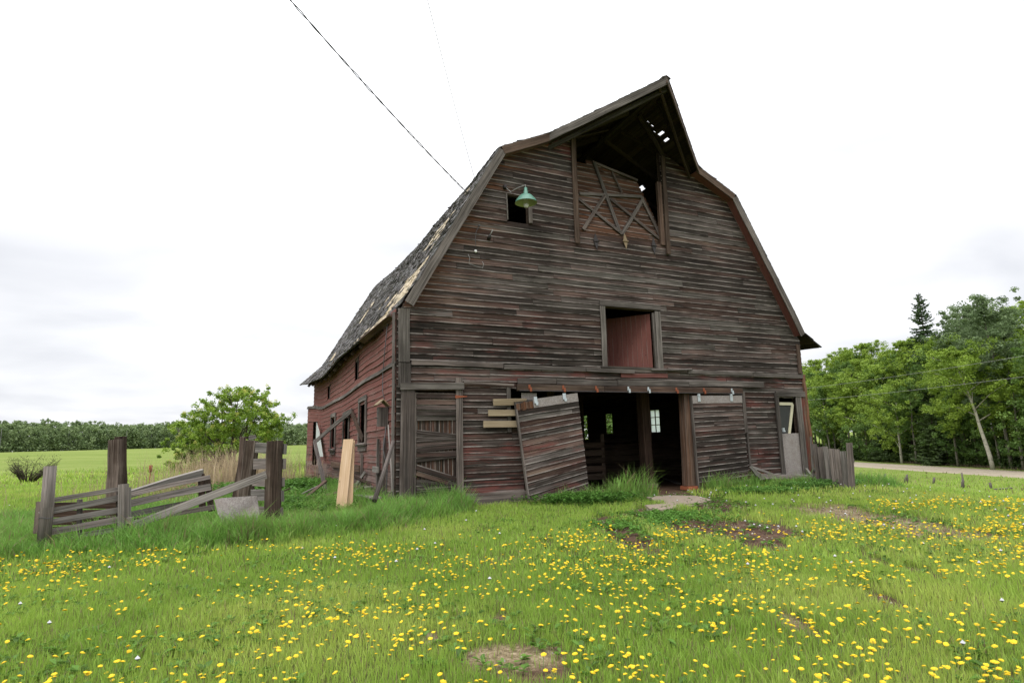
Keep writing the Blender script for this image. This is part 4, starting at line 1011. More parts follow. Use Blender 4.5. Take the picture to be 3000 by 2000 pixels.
mb = MB(); A_ = bl(PS(1152, 1293, .35)); B_ = bl(PS(1097, 1466, .95)); tube(mb, [Vector((0, 0, 0)), (A_ - B_) * .5 + Vector((.01, 0, .01)), A_ - B_], [.042, .040, .036], 9)
tag(mb.build('round_pole', M['trim'], None, B_), 'round grey-green pole leaning on the side wall nearest the corner', 'pole')
def vpost(u0, z0, z1, v, lab, r=.5): single('upright_plank', bl((-.085, v, z0)), bl((-.085, v, z1)), .09, .05, -DF, 'trim', lab, 'plank', rnd=r)
vpost(0, -.2, 1.34, 1.22, 'grey upright plank against the side wall with a short block across its middle', .7)
vpost(0, -.2, 1.36, .64, 'grey upright plank against the side wall, the one behind the round leaning pole', .4)
vpost(0, -.2, .98, 2.98, 'short grey upright plank against the side wall just right of the new pine boards', .8)
single('wood_block', bl((-.13, 1.55, .66)), bl((-.13, .98, .66)), .13, .04, -DF, 'rail', 'short pale block of wood nailed across an upright plank on the side wall', 'block', rnd=.7)
single('low_rail', bl((-.12, 7.6, .62)), bl((-.12, 3.1, .62)), .17, .035, -DF, 'timber', 'brown horizontal board low on the side wall behind the pine boards', warm=.3, rnd=.8)
single('leaning_lath', bl(PS(1137, 1245, .2)), bl(PS(1149, 1440, .35)), .03, .02, -DF, 'rail', 'thin pale lath hanging below the birdhouse beside the round leaning pole', rnd=.9)
single('small_rail', bl((-.3, 3.6, -.1)), bl((-.1, 2.5, .55)), .08, .03, -DF, 'rail', 'grey scrap rail slanting low against the side wall right of the pine boards', rnd=.6)
single('dark_plank', bl((-.35, 2.3, .12)), bl((-.2, .9, .2)), .14, .03, (-.4, 0, 1), 'timber', 'dark plank lying level on the scrap heap at the side wall', rnd=.2)
# white-painted torn panel at the far end
mb = MB(); Q = [bl(PS(927, 1237, .16)), bl(PS(934, 1262, .16)), bl(PS(945, 1337, .20)), bl(PS(937, 1337, .22)), bl(PS(925, 1290, .2))]; c0 = Q[0].copy()
I = [mb.vert(q - c0) for q in Q]; J = [mb.vert(q - c0 + DF * .02) for q in Q]; mb.face(I); mb.face(J[::-1])
for i in range(5): mb.face((I[i], I[(i + 1) % 5], J[(i + 1) % 5], J[i]))
tag(mb.build('torn_panel', simple('pale_grey_paint', (.42, .45, .42), .7), None, c0), 'torn pale sheet of panelling hanging at the far end of the side wall', 'panel')
# rubbish at the foot of the side wall
def debris(cx, cy, n, r, lab, zup=.1):
    for k in range(n):
        a = ru(0, 6.28); l = ru(.3, .95); p = Vector((cx + ru(-r, r), cy + ru(-r, r), 0)); p.z = hz(p.x, p.y) + ru(.02, zup)
        d = Vector((math.cos(a), math.sin(a), ru(-.15, .45))) * l
        single('scrap_board', p, p + d, ru(.06, .13), .025, (ru(-.4, .4), ru(-.4, .4), 1), rng.choice(['rail', 'trim', 'timber']), lab, 'scrap wood', 'scrap boards by the side wall' if 'side wall' in lab else 'scrap boards behind the pen', rnd=ru(.3, 1), jag=.03)
c = BW(-.45, 1.6); debris(c.x, c.y, 14, .5, 'one of the broken scrap boards heaped at the foot of the red side wall', .4)
c = bl(PS(1045, 1448, .5)); single('flat_board', c, bl(PS(1103, 1457, .5)), .20, .03, (0, 0, 1), 'rail', 'flat pale scrap board lying before the round leaning pole', rnd=.9)
c = AT(855, 1400, 14.3); debris(c.x, c.y, 8, .5, 'one of the broken scrap boards lying between the stock pen and the barn', .35)
mb = MB(); g = bl(PS(1037, 1462, .5))
ring = [(.17 * math.cos(6.283 * k / 10) * ru(.8, 1.2), .12 * math.sin(6.283 * k / 10)) for k in range(10)]
lo = [mb.vert((x, y, -.06)) for x, y in ring]; hi = [mb.vert((x * .8, y * .8, ru(.05, .1))) for x, y in ring]
for k in range(10): mb.face((lo[k], lo[(k + 1) % 10], hi[(k + 1) % 10], hi[k]), smooth=True)
mb.face(hi); tag(mb.build('plastic_bag', M['tarp'], None, g), 'crumpled blue plastic bag under the scrap wood by the side wall', 'bag')

# broken boards on the ground at the right of the front
e = empty('broken_platform', BW(10.2, -.35, -.05), YAW, 'splintered grey plank platform lying along the foot of the wall below the right door', 'platform')
o_ = Vector((10.2, -.35, -.05))
def pf(x, y, off): return PF(1700 + x * .3401, 1050 + y * .3401, off) - o_
mb = MB(); plank(mb, pf(1540, 1020, .45), pf(2060, 1022, .45), .15, .03, (0, -1, .15), 0, 0, .8, .02, 8, w2=.05); mb.build('front_plank', M['rail'], e)
mb = MB(); plank(mb, pf(1475, 935, .40), pf(1560, 1030, .45), .10, .04, (0, -1, 0), 0, 0, .7, .02, 4, w2=.16, jag=.05); mb.build('splintered_end', M['rail'], e)
mb = MB(); plank(mb, pf(1480, 930, .35), pf(1660, 1000, .35), .07, .03, (0, -1, .4), 0, 0, .9, .015, 4, jag=.03); mb.build('cross_board', M['rail'], e)
mb = MB(); plank(mb, pf(1600, 1005, .30), pf(2040, 1004, .25), .10, .03, (0, -.3, 1), 0, 0, .9, .01, 5); mb.build('back_plank', M['rail'], e)
mb = MB(); plank(mb, pf(2025, 1010, .5), pf(2068, 1055, .5), .07, .04, (0, -1, 0), 0, 0, .8, .01, 2, jag=.03); mb.build('end_piece', M['rail'], e)
single('short_plank', bl(PF(1700 + 1985 * .3401, 1050 + 1000 * .3401, .3)), bl(PF(1700 + 1945 * .3401, 1050 + 945 * .3401, .15)), .09, .03, NF, 'rail', 'short pale plank leaning at the foot of the right corner of the barn', rnd=1.)
single('doorway_board', GH(1990, 1420) + Vector((0, 0, .03)), GH(1925, 1400) + Vector((0, 0, .08)), .12, .03, (0, 0, 1), 'rail', 'small weathered board lying on the soil in the open doorway', rnd=.5)

# ================================================================== BOARD FENCE RIGHT OF THE BARN
fz = lambda x, y: (2300 + x * .35714, 900 + y * .35714)
fe = empty('board_fence', GH(2440, 1412), 0, 'short fence of upright grey boards joining the right corner of the barn', 'fence')
fo = Vector(fe.location)
FB = [((208, 1060), (235, 1370), 17.0, 14, 20), ((242, 1118), (272, 1375), 16.7, 36, 36), ((285, 1145), (318, 1385), 16.5, 42, 36), ((328, 1140), (364, 1400), 16.3, 40, 40), ((378, 1160), (410, 1420), 16.0, 42, 40), ((424, 1164), (458, 1440), 15.8, 40, 40), ((472, 1178), (504, 1465), 15.6, 42, 42), ((524, 1108), (548, 1470), 15.3, 44, 48)]
for k, (tp, bt, Y, w, w2) in enumerate(FB):
    a = AT(*fz(*bt), Y); a.z = min(a.z, hz(a.x, a.y) + .02) - .05; b = AT(*fz(*tp), Y); b.z = b.z
    mb = MB(); plank(mb, a - fo, b - fo, w2 * .35714 / FPX * Y, .03, (-.35, -1, 0), 0, 0, ru(.1, .7), .006, 4, w2=w * .35714 / FPX * Y, jag=.012)
    mb.build('fence_post' if k == 7 else 'fence_board', M['rail'], fe)
for zz in (1.28, 1.38):
    mb = MB(); a = AT(*fz(225, 1200 if zz < 1.3 else 1330), 17.05); b = AT(*fz(565, 1260 if zz < 1.3 else 1400), 15.5); plank(mb, a - fo, b - fo, .10, .04, (-.35, -1, 0), 0, 0, .3); mb.build('rail', M['rail'], fe)

# ================================================================== STOCK PEN (left)
zq = lambda x, y: (x * .38265, 1050 + y * .38265)
def Pq(x, y, Y): return AT(*zq(x, y), Y)
pen = empty('stock_pen', GH(360, 1545), 0, 'collapsing grey wooden stock pen of rails and posts standing in tall grass', 'fence')
po = Vector(pen.location)
def pw(w, Y): return w * .38265 / FPX * Y
def rail(a, b, Ya, Yb, w, t=.045, m='rail', name='rail', rnd=None, jag=.01, warp=.008, w2=None, nrm=(0, -1, 0), paint=0, warm=0):
    mb = MB(); A = Pq(*a, Ya) - po; B = Pq(*b, Yb) - po
    plank(mb, A, B, pw(w, Ya), t, nrm, paint, warm, rnd, warp, None, pw(w2 or w, Yb), jag); return mb.build(name, M[m], pen)
# round post
mb = MB(); B = Pq(386, 822, 8.75) - po; A = Pq(335, 1400, 8.75) - po; A.z -= .1; tube(mb, [A, A * .5 + B * .5 + Vector((.006, 0, 0)), B], [.085, .08, .077], 14)
rp = mb.build('round_post', M['rail'], pen)
mb = MB(); q = Pq(352, 1215, 8.75) - po; tube(mb, [q + Vector((.088 * math.cos(a), .088 * math.sin(a), .01 * math.sin(3 * a))) for a in [k * .4 for k in range(17)]], .004, 4); mb.build('wire_tie', M['wire'], rp)
# first panel
Yl, Yr = 8.85, 9.45
for (a, b, w, r_) in (((385, 1090), (915, 998), 34, .5), ((385, 1172), (915, 1068), 44, .3), ((380, 1248), (915, 1157), 42, .6), ((375, 1330), (915, 1232), 46, .5)): rail(a, b, Yl, Yr, w, rnd=r_)
rail((300, 1180), (915, 1052), Yl + .12, Yr + .05, 14, .09, rnd=.9)
rail((420, 1385), (940, 1300), 9.0, 9.5, 34, rnd=.9)
for x, y0, y1 in ((610, 1075, 1345),): rail((x, y1), (x + 4, y0), 9.25, 9.25, 26, .05, rnd=.2, name='upright')
rail((905, 1320), (905, 1010), 9.5, 9.5, 26, .05, rnd=.1, name='upright')
mb = MB(); A = Pq(940, 1340, 9.4) - po; B = Pq(946, 960, 9.4) - po; plank(mb, A, B, pw(48, 9.4), .11, (0, -1, 0), 0, 0, .5, .004, 4); mb.build('short_post', M['rail'], pen)
mb = MB(); A = Pq(982, 1300, 9.5) - po; B = Pq(982, 985, 9.5) - po; plank(mb, A, B, pw(22, 9.4), .07, (0, -1, 0), 0, 0, .7, .004, 4); mb.build('upright', M['rail'], pen)
rail((970, 1240), (1010, 1240), 9.42, 9.44, 44, .08, rnd=.8, name='block')
# rear leaning panel seen through the first
for k in range(4): rail((290 + k * 4, 1130 + k * 62), (905, 1120 + k * 58), 9.55, 10.2, 46, .03, 'timber', rnd=.1)
rail((285, 1340), (312, 1095), 9.2, 9.3, 40, .07, 'railpost', 'upright', .3)
# second panel
rail((985, 1036), (1548, 872), 9.9, 10.9, 22, .12, rnd=1.0, nrm=(0, -.6, 1)); rail((985, 1042), (1605, 905), 9.6, 10.8, 32, .045, rnd=.8, w2=30)
rail((985, 1112), (1608, 978), 9.6, 10.8, 52, .045, rnd=.5, w2=48); rail((985, 1195), (1520, 1090), 9.6, 10.8, 44, .045, rnd=.15, w2=40); rail((990, 1245), (1640, 1135), 9.7, 10.8, 30, .045, rnd=.4, w2=34)
rail((1550, 1135), (1535, 880), 10.9, 10.9, 40, .06, 'railpost', 'upright', .1); rail((1625, 1170), (1585, 900), 10.95, 10.95, 36, .06, 'railpost', 'upright', .0)
# big brown squared posts
def sqpost(a, b, Y, w, t, name, r_=.5, m='railpost', nrm=(0, -1, 0), w2=None):
    mb = MB(); A = Pq(*a, Y) - po; B = Pq(*b, Y) - po; z = hz(A.x + po.x, A.y + po.y) - .12 - po.z
    d = (B - A).normalized(); A = A + d * ((z - A.z) / d.z)
    plank(mb, A, B, pw(w, Y), t, nrm, 0, .12, r_, .008, 7, pw(w2 or w, Y), .008); return mb.build(name, M[m], pen)
sqpost((878, 1100), (893, 620), 10.9, 80, .20, 'squared_post', .75, nrm=(.1, -1, 0)); sqpost((925, 1100), (925, 600), 11.12, 46, .18, 'squared_post', .1)
sqpost((2080, 1250), (2108, 628), 9.9, 92, .20, 'squared_post', .35, w2=90)
sqpost((1870, 1080), (1930, 625), 11.9, 66, .16, 'squared_post', .7, w2=78); sqpost((1912, 1070), (1962, 632), 12.05, 26, .18, 'squared_post', .0)
sqpost((1835, 1060), (1862, 600), 12.2, 40, .10, 'squared_post', .8, w2=30); sqpost((1800, 1060), (1870, 640), 12.4, 30, .08, 'squared_post', .5)
rail((1908, 606), (1958, 596), 12.1, 12.1, 30, .02, rnd=.9, name='scrap')
for y0, y1, w in ((683, 683, 76), (805, 800, 78), (940, 938, 64), (1045, 1040, 80), (1165, 1160, 60)):
    rail((1962 - (y0 - 683) * .08, y0), (2186 - (y0 - 683) * .06, y1 + 8), 10.7, 9.98, w, .05, rnd=ru(.4, .9), name='rail', jag=.004)
# long fallen rail in front
rail((1015, 1278), (2040, 886), 9.1, 9.7, 56, .045, rnd=.75, name='fallen_rail', w2=58)
rail((1020, 1245), (1110, 1235), 9.3, 9.3, 14, .03, rnd=1., name='scrap')
# strand board scrap leaning in the pen
mb = MB(); Y0 = 9.75; Q = [Pq(1640, 1078, Y0 + .1), Pq(1700, 1066, Y0 + .1), Pq(1965, 1050, Y0 + .1), Pq(1985, 1180, Y0), Pq(1975, 1290, Y0 - .1), Pq(1720, 1290, Y0 - .1), Pq(1665, 1180, Y0)]; c0 = Q[5].copy()
I = [mb.vert(q - c0) for q in Q]; J = [mb.vert(q - c0 + Vector((0, .016, 0))) for q in Q]; uvq = [(q.x, q.z) for q in Q]
mb.face(I, uvq); mb.face(J[::-1], uvq[::-1])
for i in range(len(Q)): mb.face((I[i], I[(i + 1) % len(Q)], J[(i + 1) % len(Q)], J[i]))
tag(mb.build('strand_board_scrap', M['osb'], None, c0), 'ragged grey sheet of strand board leaning in the grass between the pen posts', 'board')
# small rusty marker stake in the field
mb = MB(); a = AT(440, 1368, 22); a.z = hz(a.x, a.y); tube(mb, [Vector((0, 0, 0)), Vector((0.02, 0, .75))], .02, 6); tube(mb, [Vector((0.02, 0, .70)), Vector((.02, 0, .95))], [.06, .06], 7)
tag(mb.build('marker_stake', M['rust'], None, a), 'thin rusty stake standing in the field between the pen and the big bush', 'stake')

# ================================================================== FAR FENCE POSTS IN THE RIGHT MEADOW
def zr(x, y): return (2350 + x * .28698, 1000 + y * .28698)
FP = [((605, 1335), (580, 1400), 'thin pale leaning stake, the leftmost post of the row beside the road'), ((850, 1350), (822, 1435), 'leaning grey post, second from the left in the row beside the road'), ((1070, 1355), (1068, 1450), 'upright grey post with dry weeds at its foot in the row beside the road'),
      ((1350, 1385), (1335, 1455), 'faint short grey post half sunk in grass in the row beside the road'), ((1640, 1405), (1630, 1500), 'dark split post, second from the right in the row beside the road'), ((1915, 1440), (1930, 1515), 'rightmost post of the row beside the road, with a fallen piece at its foot')]
for k, (tp, bt, lab) in enumerate(FP):
    g = GH(*zr(*bt)); b = AT(*zr(*tp), g.y); mb = MB(); r_ = .035 if k == 0 else .08
    tube(mb, [Vector((0, 0, -.1)), (b - g) * .6 + Vector((.02, 0, 0)), b - g], [r_, r_ * .95, r_ * .85], 8)
    if k in (4, 5): tube(mb, [Vector((.15, 0, 0)), Vector((.14, 0, 1.0)) if k == 4 else Vector((1.1, -.3, .1))], [.06, .05], 6)
    if k == 2: tube(mb, [Vector((-.15, 0, .05)), Vector((-.05, 0, .45))], [.05, .03], 6)
    tag(mb.build('fence_post', M['rail'], None, g), lab, 'fence post', 'old fence posts beside the road')
# power lines along the road edge of the wood
def pline(p0, p1, lab):
    mb = MB(); n = 30; P = [p0 + (p1 - p0) * (k / n) + Vector((0, 0, -1.0 * 4 * (k / n) * (1 - k / n))) for k in range(n + 1)]; tube(mb, P, .013, 5)
    tag(mb.build('power_line', M['wirepale'], None), lab, 'power line', 'power lines before the wood')
def lpt(x, y, X):
    r = ray(x, y); return CAMP + r * (X / r.x)
def pl2(xa, ya, xb, yb, X, lab):
    a, b = lpt(xa, ya, X), lpt(xb, yb, X); d = b - a; pline(a - d * .6 + Vector((0, 0, 1.6)), b + d * 1.2 + Vector((0, 0, 2.4)), lab)
pl2(2365, 1163, 3000, 1087, 36.5, 'upper of the two thin power lines crossing in front of the wood'); pl2(2368, 1198, 3000, 1148, 36.5, 'lower of the two thin power lines crossing in front of the wood')
# ================================================================== PLANTS
def np_mesh(name, V, F4, F3, C, m, parent=None, kind=None, loc=None, F3mat=None):
    me = bpy.data.meshes.new(name); me.vertices.add(len(V)); me.vertices.foreach_set('co', np.asarray(V, np.float32).reshape(-1))
    n4 = len(F4); n3 = len(F3)
    lv = np.concatenate([np.asarray(F4, np.int32).reshape(-1), np.asarray(F3, np.int32).reshape(-1)])
    me.loops.add(len(lv)); me.loops.foreach_set('vertex_index', lv)
    ls = np.concatenate([np.arange(n4) * 4, n4 * 4 + np.arange(n3) * 3]).astype(np.int32)
    me.polygons.add(n4 + n3); me.polygons.foreach_set('loop_start', ls)
    me.update(calc_edges=True)
    ca = me.color_attributes.new('lf', 'FLOAT_COLOR', 'POINT'); ca.data.foreach_set('color', np.concatenate([C, np.ones((len(C), 1))], 1).astype(np.float32).reshape(-1))
    me.materials.append(m)
    if name is None: return me
    o = bpy.data.objects.new(name, me); COL.objects.link(o)
    if parent is not None: o.parent = parent
    if loc is not None: o.location = loc
    if kind: o['kind'] = kind
    return o
def blades(x, y, h, w, C, lean=0.35, zoff=0.0):
    n = len(x); z = hgt(x, y) - 0.01 + zoff
    a = nrng.uniform(0, 2 * np.pi, n); b = nrng.uniform(0, 2 * np.pi, n); le = nrng.uniform(0.05, 1, n) * lean * h
    wx, wy = np.cos(a) * w / 2, np.sin(a) * w / 2; lx, ly = np.cos(b) * le, np.sin(b) * le
    droop = nrng.uniform(.82, 1, n)
    V = np.stack([np.stack([x - wx, y - wy, z], -1), np.stack([x + wx, y + wy, z], -1),
                  np.stack([x - wx * .8 + lx * .32, y - wy * .8 + ly * .32, z + h * .55], -1), np.stack([x + wx * .8 + lx * .32, y + wy * .8 + ly * .32, z + h * .55], -1),
                  np.stack([x + lx, y + ly, z + h * droop], -1)], 1)
    i0 = np.arange(n) * 5
    F4 = np.stack([i0, i0 + 1, i0 + 3, i0 + 2], -1); F3 = np.stack([i0 + 2, i0 + 3, i0 + 4], -1)
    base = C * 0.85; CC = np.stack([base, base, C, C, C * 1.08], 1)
    return V.reshape(-1, 3), F4, F3, CC.reshape(-1, 3)
def wedge(n, y0, y1, pw=1.0, m=0.06):
    """random ground points in front of the camera between two distances, uniform in area"""
    y = np.sqrt(nrng.uniform(0, 1, n) * (y1 ** 2 - y0 ** 2) + y0 ** 2); x = nrng.uniform(-1, 1, n) * (0.93 * y + 0.5); return x, y
def capd(x, y, ax, ay, bx, by):
    dx, dy = bx - ax, by - ay; t = np.clip(((x - ax) * dx + (y - ay) * dy) / (dx * dx + dy * dy), 0, 1); return np.hypot(x - ax - dx * t, y - ay - dy * t)
def g2(x, y): p = G(x, y); return p.x, p.y
TALL = []   # (ax,ay,bx,by,radius,height)
def cap(p, q, r, h): TALL.append((*p, *q, r, h))
def fl(u, v): p = BW(u, v); return (p.x, p.y)
cap(g2(-200, 1652), g2(380, 1618), .60, .27); cap(g2(380, 1614), g2(800, 1585), .58, .40); cap(g2(800, 1584), g2(1100, 1550), .58, .32); cap(g2(1080, 1555), fl(.9, -.75), .6, .36); cap(fl(.1, -.4), fl(1.35, -.4), .4, .36)
cap(fl(3.7, -.55), fl(5.0, -.6), .36, .30); cap(fl(5.25, -.55), fl(5.95, -.5), .40, .66); cap(fl(8.25, -.30), fl(10.2, -.35), .33, .36); cap(fl(10.2, -.85), fl(13.2, -1.0), .42, .30); cap(fl(13.2, -1.0), fl(14.6, -.9), .6, .38)
cap(fl(-.5, 0), fl(-.7, 9), .55, .35); cap((-8.5, 9.6), (-3.2, 10.4), 1.0, .30); cap((-9, 12.5), (-4, 13), 2.2, .32); cap((-14, 9), (-9, 10), 1.8, .30); cap(fl(-2, 2), fl(-2.5, 8), 1.6, .25)
def tall_at(x, y):
    hh = np.zeros_like(x)
    for ax, ay, bx, by, r, h in TALL:
        d = capd(x, y, ax, ay, bx, by) / r + (fbm(x, y, .5, 41) - .5) * .9
        hh = np.maximum(hh, h * np.clip(1.6 * (1 - d), 0, 1) ** .6)
    return hh * (1 - slab_at(x, y))
def barn_in(x, y, m=0.02):
    u = (x - O.x) * DF.x + (y - O.y) * DF.y; v = (x - O.x) * DS.x + (y - O.y) * DS.y
    return (u > -m - .1) & (u < 12.55 + m) & (v > -m) & (v < 13.1 + m)
G_A, G_B, G_Y, G_D = np.array([.23, .37, .055]), np.array([.34, .48, .08]), np.array([.46, .54, .12]), np.array([.12, .28, .055])
def gcol(x, y, tl):
    n = len(x); p = fbm(x, y, 1.6, 3); q = fbm(x, y, 5.0, 4); r = nrng.uniform(0, 1, n)
    k = np.clip((p * .5 + q * .5 - .5) * 3.2 + .5 + (r - .5) * .7, 0, 1)[:, None]
    c = G_A * (1 - k) + G_B * k
    yy = (np.clip((fbm(x, y, 2.4, 9) - .52) * 5, 0, 1) * nrng.uniform(.3, 1, n))[:, None]; c = c * (1 - yy) + G_Y * yy
    t = (np.clip(tl / .28, 0, 1) * .75)[:, None]; c = c * (1 - t) + G_D * (.8 + .5 * r[:, None]) * t
    dry = (nrng.uniform(0, 1, n) < .10)[:, None]; c = np.where(dry, np.array([.26, .21, .11]) * (.7 + .5 * r[:, None]), c)
    return c * (0.8 + 0.4 * nrng.uniform(0, 1, n))[:, None]
def slab_at(x, y):
    o_ = np.zeros_like(x)
    for (px_, py_, rx, ry) in ((1990, 1470, .75, .30), (1960, 1489, .62, .16), (1940, 1440, .8, .5)):
        c = G(px_, py_); o_ = np.maximum(o_, (np.hypot((x - c.x) / rx, (y - c.y) / ry) < 1.0) * 1.0)
    return o_
def grass_field(name, n, y0, y1, w, hs, dens_tall=0.0, lean=.5):
    x, y = wedge(n, y0, y1); tl = tall_at(x, y); d, dk = dirt_at(x, y); d = np.maximum(d, slab_at(x, y))
    clump = fbm(x, y, .35, 13)
    road_ = np.abs(x - (41.2 - .07 * (y - 55))) < 3.2
    d = np.where(dk > .5, d * .33, d)
    keep = (nrng.uniform(0, 1, n) > nss(38, 76, np.hypot(x, y))) & ~road_ & (nrng.uniform(0, 1, n) > np.clip(d * 3.2 - .1, 0, .985)) & ~barn_in(x, y) & (nrng.uniform(0, 1, n) < .55 + clump)
    x, y, tl, d, clump = x[keep], y[keep], tl[keep], d[keep], clump[keep]; n = len(x)
    h = hs * nrng.uniform(.45, 1.3, n) * (.6 + .9 * clump) * (1 - .5 * np.clip(d, 0, 1)) * (1 + .5 * (fbm(x, y, 3.0, 17) - .3))
    h = np.maximum(h, tl * nrng.uniform(.45, 1.1, n)); ww = w * (1 + 1.2 * (tl > .1)) * nrng.uniform(.6, 1.3, n); gc = gcol(x, y, tl); dk = dk[keep]; sk = ((dk > .5) & (d > .05) & (nrng.uniform(0, 1, n) < .72))[:, None]; gc = np.where(sk, np.array([.36, .28, .17]) * nrng.uniform(.5, 1.2, (n, 1)), gc); h = np.where(sk[:, 0], h * .38, h)
    V, F4, F3, C = blades(x, y, h, ww, gc, lean); return V, F4, F3, C
def merge(parts):
    V, F4, F3, C = [], [], [], []; o = 0
    for v, a, b, c in parts: V.append(v); F4.append(a + o); F3.append(b + o); C.append(c); o += len(v)
    return np.concatenate(V), np.concatenate(F4), np.concatenate(F3), np.concatenate(C)
QD = 1.0
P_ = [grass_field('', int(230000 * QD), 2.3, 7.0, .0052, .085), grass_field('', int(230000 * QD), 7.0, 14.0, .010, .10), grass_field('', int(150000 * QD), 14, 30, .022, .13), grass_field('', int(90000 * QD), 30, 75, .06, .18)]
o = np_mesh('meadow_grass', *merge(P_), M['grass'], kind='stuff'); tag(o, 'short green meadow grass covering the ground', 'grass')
# tall rank grass: sampled inside the bands
def tall_patch(per_m2):
    parts = []
    for ax, ay, bx, by, r, h in TALL:
        L_ = math.hypot(bx - ax, by - ay); area = 2 * r * L_ + 3.1 * r * r; n = int(area * per_m2 * (1 if math.hypot(ax, ay) < 13 else .6))
        t = nrng.uniform(-r / max(L_, .1), 1 + r / max(L_, .1), n); s = nrng.uniform(-1.15, 1.15, n) * r; dx, dy = (bx - ax) / L_, (by - ay) / L_
        x = ax + (bx - ax) * t - dy * s; y = ay + (by - ay) * t + dx * s
        tl = tall_at(x, y); k = (tl > .06) & ~barn_in(x, y, .02) & (np.hypot(x, y) > 3)
        x, y, tl = x[k], y[k], tl[k]; n = len(x)
        hh = tl * nrng.uniform(.35, 1.45, n) * (.25 + 1.5 * fbm(x, y, .32, 51)); parts.append(blades(x, y, hh, .011 * nrng.uniform(.6, 1.4, n), gcol(x, y, tl) * (.55 + .9 * fbm(x, y, .25, 52))[:, None], .8))
    return merge(parts)
o = np_mesh('tall_grass', *tall_patch(2100), M['grass'], kind='stuff'); tag(o, 'tall rank dark green grass along the barn and the pen', 'grass')
# broad leaved weeds (dandelion leaves, clover, nettles)
def weeds(n, x, y, size, up, col, m=6):
    """rosettes of small leaves"""
    V = []; F = []; C = []
    X = np.repeat(x, m); Y = np.repeat(y, m); S = np.repeat(size, m) * nrng.uniform(.6, 1.2, len(X)); a = nrng.uniform(0, 6.283, len(X)); U = np.repeat(up, m) * nrng.uniform(.2, 1, len(X))
    z = hgt(X, Y) + .01 + U * .0; dx, dy = np.cos(a), np.sin(a); w = S * .28; tilt = nrng.uniform(.1, .8, len(X))
    bz = z + U; p0 = np.stack([X, Y, bz], -1); d = np.stack([dx, dy, tilt], -1); s = np.stack([-dy, dx, 0 * dx], -1)
    v = np.stack([p0, p0 + d * (S * .55)[:, None] - s * w[:, None], p0 + d * S[:, None] * np.array([1, 1, .6]), p0 + d * (S * .55)[:, None] + s * w[:, None]], 1)
    i0 = np.arange(len(X)) * 4; F4 = np.stack([i0, i0 + 1, i0 + 2, i0 + 3], -1); c = col * nrng.uniform(.6, 1.4, (len(X), 1)); C = np.repeat(c[:, None, :], 4, 1).reshape(-1, 3)
    return v.reshape(-1, 3), F4, np.zeros((0, 3), int), C
x, y = wedge(9000, 3, 15); k = (fbm(x, y, .9, 61) > .47) & ~barn_in(x, y); x, y = x[k], y[k]
W1 = weeds(0, x, y, np.full(len(x), .07), np.full(len(x), .03), np.array([.10, .20, .03]))
W = [W1]
for (cx, cy, r, n, up, s, col) in [(*fl(8.9, -1.5), .7, 900, .10, .07, (.12, .25, .045)), (*fl(10.3, -1.4), .5, 500, .16, .07, (.12, .25, .05)), (*fl(11.5, -1.5), .5, 350, .2, .07, (.12, .25, .06)), (*g2(1980, 1520), .7, 500, .06, .06, (.11, .24, .04)), (*g2(1850, 1545), .7, 400, .05, .06, (.11, .24, .04)),
                                   (*fl(3.9, -1.0), .8, 900, .22, .09, (.08, .18, .03)), (*fl(-1.6, 1.0), .9, 1300, .25, .1, (.085, .19, .03)), (*fl(-1.2, 3.5), 1.2, 1600, .3, .11, (.085, .19, .03)), (*fl(-1.6, 6.5), 1.6, 1800, .4, .12, (.085, .19, .03)), (*g2(860, 1500), .9, 900, .3, .1, (.08, .18, .03)), (*g2(1060, 1500), .5, 500, .22, .09, (.08, .18, .03))]:
    q = nrng.normal(0, .5, (n, 2)) * r; x = cx + q[:, 0] * 1.3; y = cy + q[:, 1]; k = ~barn_in(x, y, .05); x, y = x[k], y[k]; W.append(weeds(0, x, y, np.full(len(x), s), np.full(len(x), up), np.array(col)))
o = np_mesh('broadleaf_weeds', *merge(W), M['grass'], kind='stuff'); tag(o, 'low broad leaved green weeds growing among the grass', 'weeds')
# dry reeds and stalks around the big bush and pen
def stalks(n, cx, cy, rx, ry, h, col, w=.012, lean=.5):
    x = cx + nrng.normal(0, .5, n) * rx; y = cy + nrng.normal(0, .5, n) * ry; k = ~barn_in(x, y, .1); x, y = x[k], y[k]; n = len(x)
    return blades(x, y, h * nrng.uniform(.4, 1.15, n), np.full(n, w), np.array(col) * nrng.uniform(.6, 1.3, (n, 1)), lean)
rc = G(640, 1440); rc2 = G(800, 1430)
S_ = [stalks(1700, rc.x - .2, rc.y + 1.2, 2.8, 1.6, 1.5, (.46, .36, .22), .013), stalks(900, rc.x + .9, rc.y - .3, 1.5, .9, 1.6, (.48, .38, .25), .012, .35), stalks(350, -10.5, 17.5, 2.6, 2.5, 1.0, (.34, .26, .16), .012), stalks(220, *g2(1000, 1480), .5, .4, .5, (.3, .24, .14), .008), stalks(350, -8.5, 12, 2.5, 1.5, .45, (.30, .24, .14), .008), stalks(140, *g2(560, 1500), .5, .5, .6, (.36, .29, .18), .008, .8), stalks(300, 28, 47, 4, 6, .4, (.26, .2, .12), .02), stalks(1200, 46.2, 66, .8, 16, .35, (.20, .15, .10), .05)]
o = np_mesh('dry_stalks', *merge(S_), M['grass'], kind='stuff'); tag(o, 'dry straw coloured stalks standing around the pen and bush', 'dry grass')

